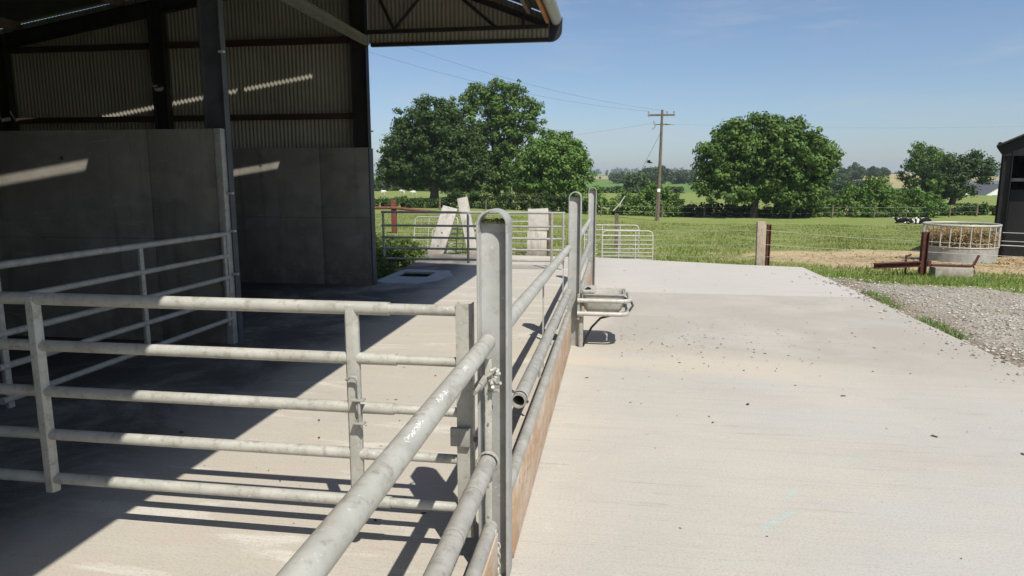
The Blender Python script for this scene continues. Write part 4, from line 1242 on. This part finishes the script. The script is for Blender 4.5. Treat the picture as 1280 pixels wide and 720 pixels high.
# ------------------------------------------------------------------ barn on the right
BX, BY = 10.78, 21.4
bz = gz(BX, BY) - .1
barn = thing('hay_barn', 'dark round roofed barn with open gable at the right edge', 'barn', (BX, BY, bz))
BW, BL, EH = 7.6, 13.0, 2.92
cxm = BX + BW / 2
arc = [(BX - .16, EH - .05), (BX + 1.2, EH + .62), (cxm, EH + 1.85), (BX + BW - 1.2, EH + .62), (BX + BW + .16, EH - .05)]
roof = arc + [(p, q - .05) for p, q in arc[::-1]]
MB().prism(roof, (0, BY - .15, 0), (1, 0, 0), (0, 0, 1), (0, BL + .3, 0)).build('roof', 'barn_roof', barn, 50)
for sgn in (0, 1):
    x = BX if sgn == 0 else BX + BW
    MB().box(x - .03, x + .03, BY + .2, BY + BL, bz, EH - .04).build('side_wall', 'barn_sheet', barn, 30)
    for y in (BY, BY + BL / 2, BY + BL):
        MB().prism(I_poly(.22, .16, .015, .012), (x + (.14 if sgn == 0 else -.14), y + .08, bz), (1, 0, 0), (0, 1, 0), (0, 0, EH - bz)).build('column', 'steel_dark', barn, 30)
    MB().tube([(x - .08, BY - .2, EH - .02), (x - .08, BY + BL, EH - .02)], .055, 10).build('gutter', 'black_plastic', barn, 40)
MB().box(BX + .05, BX + BW, BY + BL, BY + BL + .05, bz, EH + .02).build('end_wall', 'barn_sheet', barn, 30)
MB().box(BX + .26, BX + BW - .3, BY + .30, BY + .36, bz + .6, 1.62).build('sheeted_panel', 'barn_sheet', barn, 30)
MB().box(BX + .26, BX + BW - .3, BY + .26, BY + .295, bz, bz + .62).build('kick_board', 'steel_dark', barn, 30)
MB().box(BX + .26, BX + 1.0, BY + .1, BY + .2, 1.86, 1.95).build('cross_rail', 'steel_post', barn, 30)
for z in (.18, .42, .06):
    MB().tube([(BX + .2, BY - .05, z), (BX + BW - .2, BY - .05, z)], .012, 6).build('guard_wire', 'galv', barn, 40)
gab = [(p, q - .06) for p, q in arc] 
gab = [(p, q - .06) for p, q in arc] + [(BX + BW, EH - .35), (BX, EH - .35)]
MB().prism(gab, (0, BY + .02, 0), (1, 0, 0), (0, 0, 1), (0, .05, 0)).build('gable_board', 'barn_sheet', barn, 40)
barn.rotation_euler.z = -R(29)

# ------------------------------------------------------------------ white house beyond
HX, HY = px_x(1210, 118), 118
hz0 = gz(HX, HY) - .2
hs = thing('white_house', 'white rendered house with slate roof behind the bushy tree', 'house', (HX, HY, hz0))
def house_block(x0_, x1_, y0_, y1_, ev, ridge, along_x):
    wl = MB()
    if along_x:
        ym = (y0_ + y1_) / 2
        wl.prism([(y0_, hz0), (y1_, hz0), (y1_, ev), (ym, ridge), (y0_, ev)], (x0_, 0, 0), (0, 1, 0), (0, 0, 1), (x1_ - x0_, 0, 0)).build('wall', 'white_paint', hs, 30)
        for s in (y0_, y1_):
            d = .35 * (1 if s == y1_ else -1)
            MB().add([(x0_ - .3, s + d, ev - .12), (x1_ + .3, s + d, ev - .12), (x1_ + .3, ym, ridge + .18), (x0_ - .3, ym, ridge + .18), (x0_ - .3, s + d, ev + .03), (x1_ + .3, s + d, ev + .03), (x1_ + .3, ym, ridge + .33), (x0_ - .3, ym, ridge + .33)],
                     [(0, 1, 2, 3), (4, 5, 6, 7), (0, 1, 5, 4), (1, 2, 6, 5), (3, 0, 4, 7), (2, 3, 7, 6)]).build('roof', 'slate', hs, 30)
    else:
        xm = (x0_ + x1_) / 2
        wl.prism([(x0_, hz0), (x1_, hz0), (x1_, ev), (xm, ridge), (x0_, ev)], (0, y0_, 0), (1, 0, 0), (0, 0, 1), (0, y1_ - y0_, 0)).build('wall', 'white_paint', hs, 30)
        for s in (x0_, x1_):
            d = .35 * (1 if s == x1_ else -1)
            MB().add([(s + d, y0_ - .3, ev - .12), (s + d, y1_ + .3, ev - .12), (xm, y1_ + .3, ridge + .18), (xm, y0_ - .3, ridge + .18), (s + d, y0_ - .3, ev + .03), (s + d, y1_ + .3, ev + .03), (xm, y1_ + .3, ridge + .33), (xm, y0_ - .3, ridge + .33)],
                     [(0, 1, 2, 3), (4, 5, 6, 7), (0, 1, 5, 4), (1, 2, 6, 5), (3, 0, 4, 7), (2, 3, 7, 6)]).build('roof', 'slate', hs, 30)
house_block(HX - 2.2, HX + 1.2, HY, HY + 8, -.3, .85, False)
house_block(HX + 1.0, HX + 5.6, HY - 3, HY + 5, -.45, 1.0, False)
house_block(HX - 1, HX + 9, HY + 2, HY + 9, .1, 1.5, True)
for x in (HX - .9, HX + .1, HX + 2.6): MB().box(x - .3, x + .3, HY - .06 if x < HX + 1 else HY - 3.06, HY - .01 if x < HX + 1 else HY - 3.01, -1.2, -.4).build('window', 'black_plastic', hs, 30)

# ------------------------------------------------------------------ utility pole, wires, bird
PX, PY = 3.22, 53.0
pz = gz(PX, PY)
upl = thing('utility_pole', 'tall wooden utility pole with one crossarm in the field', 'pole', (PX, PY, pz))
MB().tube([(PX - .02, PY, pz - .3), (PX + .02, PY, 3), (PX + .06, PY, 7.05)], [.14, .12, .09], 10).build('pole', 'timber_grey', upl, 60)
MB().box(PX - .98, PX + .98, PY - .06, PY + .06, 6.60, 6.74).build('crossarm', 'timber_grey', upl, 30, .01)
for x, z in ((-.92, 6.74), (.92, 6.74), (.42, 6.74), (-.92, 6.52)):
    MB().tube([(PX + x, PY, z), (PX + x, PY, z + .07), (PX + x, PY, z + .09), (PX + x, PY, z + .2), (PX + x, PY, z + .24)], [.02, .02, .07, .075, .03], 8).build('insulator', 'ceramic', upl, 40)
MB().box(PX - .42, PX + .78, PY - .05, PY + .05, 5.95, 6.02).build('lower_arm', 'timber_grey', upl, 30, .01)
MB().tube([(PX - .55, PY - .1, 6.25), (PX - .42, PY - .1, 5.85), (PX - .62, PY - .1, 5.62)], .05, 7).build('fuse_unit', 'galv_old', upl, 50)
MB().tube([(PX + .3, PY - .08, 6.05), (PX + .75, PY - .08, 5.98), (PX + .95, PY - .05, 5.98)], .035, 7).build('fuse_unit', 'galv_old', upl, 50)
MB().box(PX - .12, PX + .10, PY - .165, PY - .15, 1.0, 1.25).build('warning_plate', 'white_paint', upl, 30)
MB().tube([(PX - .20, PY - .02, pz - .2), (PX - .10, PY - .05, 1.0)], .05, 8).build('stub', 'timber_grey', upl, 40)
wires = [('overhead wire from the left end of the crossarm over the shed', (PX - .92, PY, 6.95), (-21, 34, 11.3), 1.0),
         ('overhead wire from the crossarm middle over the shed, higher of the two', (PX + .42, PY, 6.95), (-19.5, 34, 12.0), 1.0),
         ('overhead wire running right from the lower arm over the spreading tree', (PX + .95, PY, 6.0), (40, 46, 5.6), .5),
         ('faint overhead wire running left from the lower arm behind the trees', (PX - .5, PY, 6.1), (-30, 90, 6.4), .7),
         ]
for lb, a, b, sg in wires:
    tag(wire([a, b], .003 if 'right' in lb else .005, sg, 24).build('power_line', 'steel_dark', None, 60), lb, 'wire')
gy = thing('guy_wire', 'slanting guy wire with its small insulator, left of the utility pole', 'wire', (PX - 2.7, PY, .2))
MB().tube([(PX, PY - .1, 5.4), (PX - 3.2, PY - 1.2, -1.05)], .011, 6).build('stay', 'steel_dark', gy, 60)
MB().tube([Vector((PX, PY - .1, 5.4)).lerp(Vector((PX - 3.2, PY - 1.2, -1.05)), q) for q in (.46, .475, .49)], [.03, .07, .03], 8).build('insulator', 'steel_dark', gy, 60)
def skinned(name, verts, edges, radii, mat, parent=None, sub=2, root=0):
    me = bpy.data.meshes.new(name)
    me.from_pydata(verts, edges, [])
    o = bpy.data.objects.new(name, me); COL.objects.link(o)
    sk = o.modifiers.new('skin', 'SKIN'); 
    for i, r in enumerate(radii):
        rr = r if isinstance(r, tuple) else (r, r)
        me.skin_vertices[0].data[i].radius = rr
    me.skin_vertices[0].data[root].use_root = True
    sb = o.modifiers.new('sub', 'SUBSURF'); sb.levels = sub; sb.render_levels = sub
    dg = bpy.context.evaluated_depsgraph_get()
    m2 = bpy.data.meshes.new_from_object(o.evaluated_get(dg))
    o.modifiers.clear(); o.data = m2
    m2.materials.clear(); m2.materials.append(MAT[mat])
    m2.shade_smooth()
    if parent: o.parent = parent
    return o
# bird on the wing
bd = MB()
bc = Vector((2.05, 44, 2.98)); bs = .72
bd.tube([bc + Vector((-.26, 0, .03)), bc + Vector((-.14, 0, .02)), bc, bc + Vector((.14, 0, -.02)), bc + Vector((.2, 0, -.01)), bc + Vector((.27, 0, -.03))], [.05, .05, .07, .05, .045, .008], 8)
for s in (-1, 1):
    a = [bc + Vector((.08, s * .04, .02)), bc + Vector((-.10, s * .04, .02)), bc + Vector((-.22, s * .36, .16)), bc + Vector((-.02, s * .40, .19)), bc + Vector((.06, s * .28, .13))]
    b = [p + Vector((0, 0, .012)) for p in a]
    bd.add(a + b, [(0, 1, 2, 3, 4), (9, 8, 7, 6, 5)] + [(i, (i + 1) % 5, 5 + (i + 1) % 5, 5 + i) for i in range(5)])
bd.v = [tuple(bc + (Vector(p) - bc) * bs) for p in bd.v]
bo = bd.build('bird', 'feather', None, 60)
tag(bo, 'small black bird flying just left of the utility pole', 'bird')

# ------------------------------------------------------------------ field fence along the hedge
FG = 'fence posts along the far hedge'
fp = [(752, 59, .06, 'pale thin fence post in front of the bright hedge'), (829, 60, .07, 'fence post directly right of the utility pole base'), (882, 60.5, .07, 'fence post below the left side of the spreading tree'),
      (991, 60, .09, 'stout fence post below the right side of the spreading tree'), (1043, 61, .10, 'fence post in front of the tall green hedge'), (1096, 62, .07, 'fence post right of the tall hedge, left of the cattle'),
      (1136, 62.5, .05, 'thin leaning fence post behind the cattle'), (1191, 64, .08, 'fence post behind the ring feeder, left one'), (1225, 65, .09, 'fence post behind the ring feeder, right one'), (549, 62, .09, 'fence post below the dark rounded tree'), (607, 62, .07, 'fence post below the tallest tree')]
for px, y, r, lb in fp:
    x = px_x(px, y); z = gz(x, y)
    tag(MB().tube([(x, y, z - .3), (x + (.06 if '1136' in str(px) else .02), y, z + .6), (x + .03, y, z + 1.05 + .1 * math.sin(px))], [r, r * .95, r * .85], 8).build('fence_post', 'timber_grey', None, 50), lb, 'post', FG)
fw_ = thing('field_fence_wire', 'thin wire strands joining the fence posts along the far hedge', 'fence', (px_x(882, 60), 60, gz(7, 60)))
pp = [(px_x(p, y), y, gz(px_x(p, y), y)) for p, y, r, l in sorted(fp[:9])]
for h in (.45, .9):
    wire([(a, b, c + h) for a, b, c in pp], .008, .02, 4).build('strand', 'galv_old', fw_, 60)
lx_, ly_ = px_x(775, 58), 58
tag(MB().tube([(lx_ - .5, ly_, gz(lx_, ly_) + .5), (lx_ + .05, ly_, gz(lx_, ly_) + 1.1), (lx_ + .45, ly_ + .1, gz(lx_, ly_) + 1.75)], [.06, .055, .04], 7).build('fallen_branch', 'concrete_block', None, 60), 'pale bare branch leaning out of the bright hedge', 'branch')

# ------------------------------------------------------------------ animals
CG = 'cattle lying in the field'
def cow(label, x, y, ang, s=1.0):
    z = gz(x, y)
    v = [(0, 0, .48), (-.45, 0, .50), (-.78, .02, .44), (.4, 0, .50), (.72, .05, .56), (.95, .1, .76), (1.08, .12, .84), (1.32, .13, .70), (1.02, .29, .88), (1.02, -.05, .88),
         (.55, .32, .18), (.85, .42, .10), (.55, -.28, .18), (.9, -.30, .10), (-.5, .40, .20), (-.1, .55, .10), (-.95, .03, .30), (-.98, .06, .06)]
    e = [(0, 1), (1, 2), (0, 3), (3, 4), (4, 5), (5, 6), (6, 7), (6, 8), (6, 9), (3, 10), (10, 11), (3, 12), (12, 13), (1, 14), (14, 15), (2, 16), (16, 17)]
    r = [(.40, .36), (.38, .35), (.25, .24), (.36, .33), (.26, .24), .16, .15, .09, .04, .04, .12, .06, .12, .06, .17, .06, .03, .02]
    o = skinned('cow', v, e, r, 'hide')
    s *= .64
    o.location = (x, y, z); o.rotation_euler = (0, 0, ang); o.scale = (s, s, s)
    return tag(o, label, 'cow', CG)
cow('black and white cow lying leftmost in the field', px_x(1137, 52), 52.6, R(170), .8)
cow('black and white cow lying close behind the leftmost cow', px_x(1150, 51), 51.4, R(20), .8)
cow('black and white cow lying rightmost, just left of the ring feeder top', px_x(1164, 52), 52.5, R(190), .85)
SG = 'sheep grazing beyond the trees'
def sheep(label, x, y, ang):
    z = gz(x, y)
    v = [(0, 0, .62), (-.35, 0, .62), (.32, 0, .64), (.52, 0, .72), (.66, 0, .70), (.80, 0, .60), (.28, .14, .35), (.28, .14, 0), (.28, -.14, .35), (.30, -.14, 0), (-.36, .15, .36), (-.40, .15, 0), (-.36, -.15, .36), (-.34, -.15, 0), (.64, .15, .74), (.64, -.15, .74)]
    e = [(0, 1), (0, 2), (2, 3), (3, 4), (4, 5), (2, 6), (6, 7), (2, 8), (8, 9), (1, 10), (10, 11), (1, 12), (12, 13), (4, 14), (4, 15)]
    r = [.30, .27, .25, .16, .12, .07, .07, .04, .07, .04, .08, .04, .08, .04, .03, .03]
    o = skinned('sheep', v, e, r, 'wool')
    o.location = (x, y, z); o.rotation_euler = (0, 0, ang); o.scale = (.8,) * 3
    return tag(o, label, 'sheep', SG)
for px, y, a, lb in ((478, 100, 20, 'sheep grazing leftmost, right beside the shed corner'), (503, 104, 170, 'second sheep from the shed corner, left of the dark tree trunk'), (517, 98, 200, 'sheep just left of the dark tree trunk'), (564, 102, 10, 'sheep just right of the dark tree trunk'), (582, 108, 160, 'sheep farther right, below the tallest tree')):
    sheep(lb, px_x(px, y), y, R(a))

# ------------------------------------------------------------------ summer haze
hm = bpy.data.materials.new('haze'); hm.use_nodes = True
ht = hm.node_tree
ht.nodes.remove(ht.nodes['Principled BSDF'])
pv = ht.nodes.new('ShaderNodeVolumePrincipled')
pv.inputs['Color'].default_value = (.80, .88, .97, 1); pv.inputs['Density'].default_value = .00028; pv.inputs['Anisotropy'].default_value = .1
ht.links.new(pv.outputs[0], ht.nodes['Material Output'].inputs['Volume'])
MAT['haze'] = hm
zz = Z.min() - 1
tag(MB().box(-3300, 3300, -450, 4100, zz, Z.max() + 30).build('haze', 'haze', None, 0), kind='stuff')
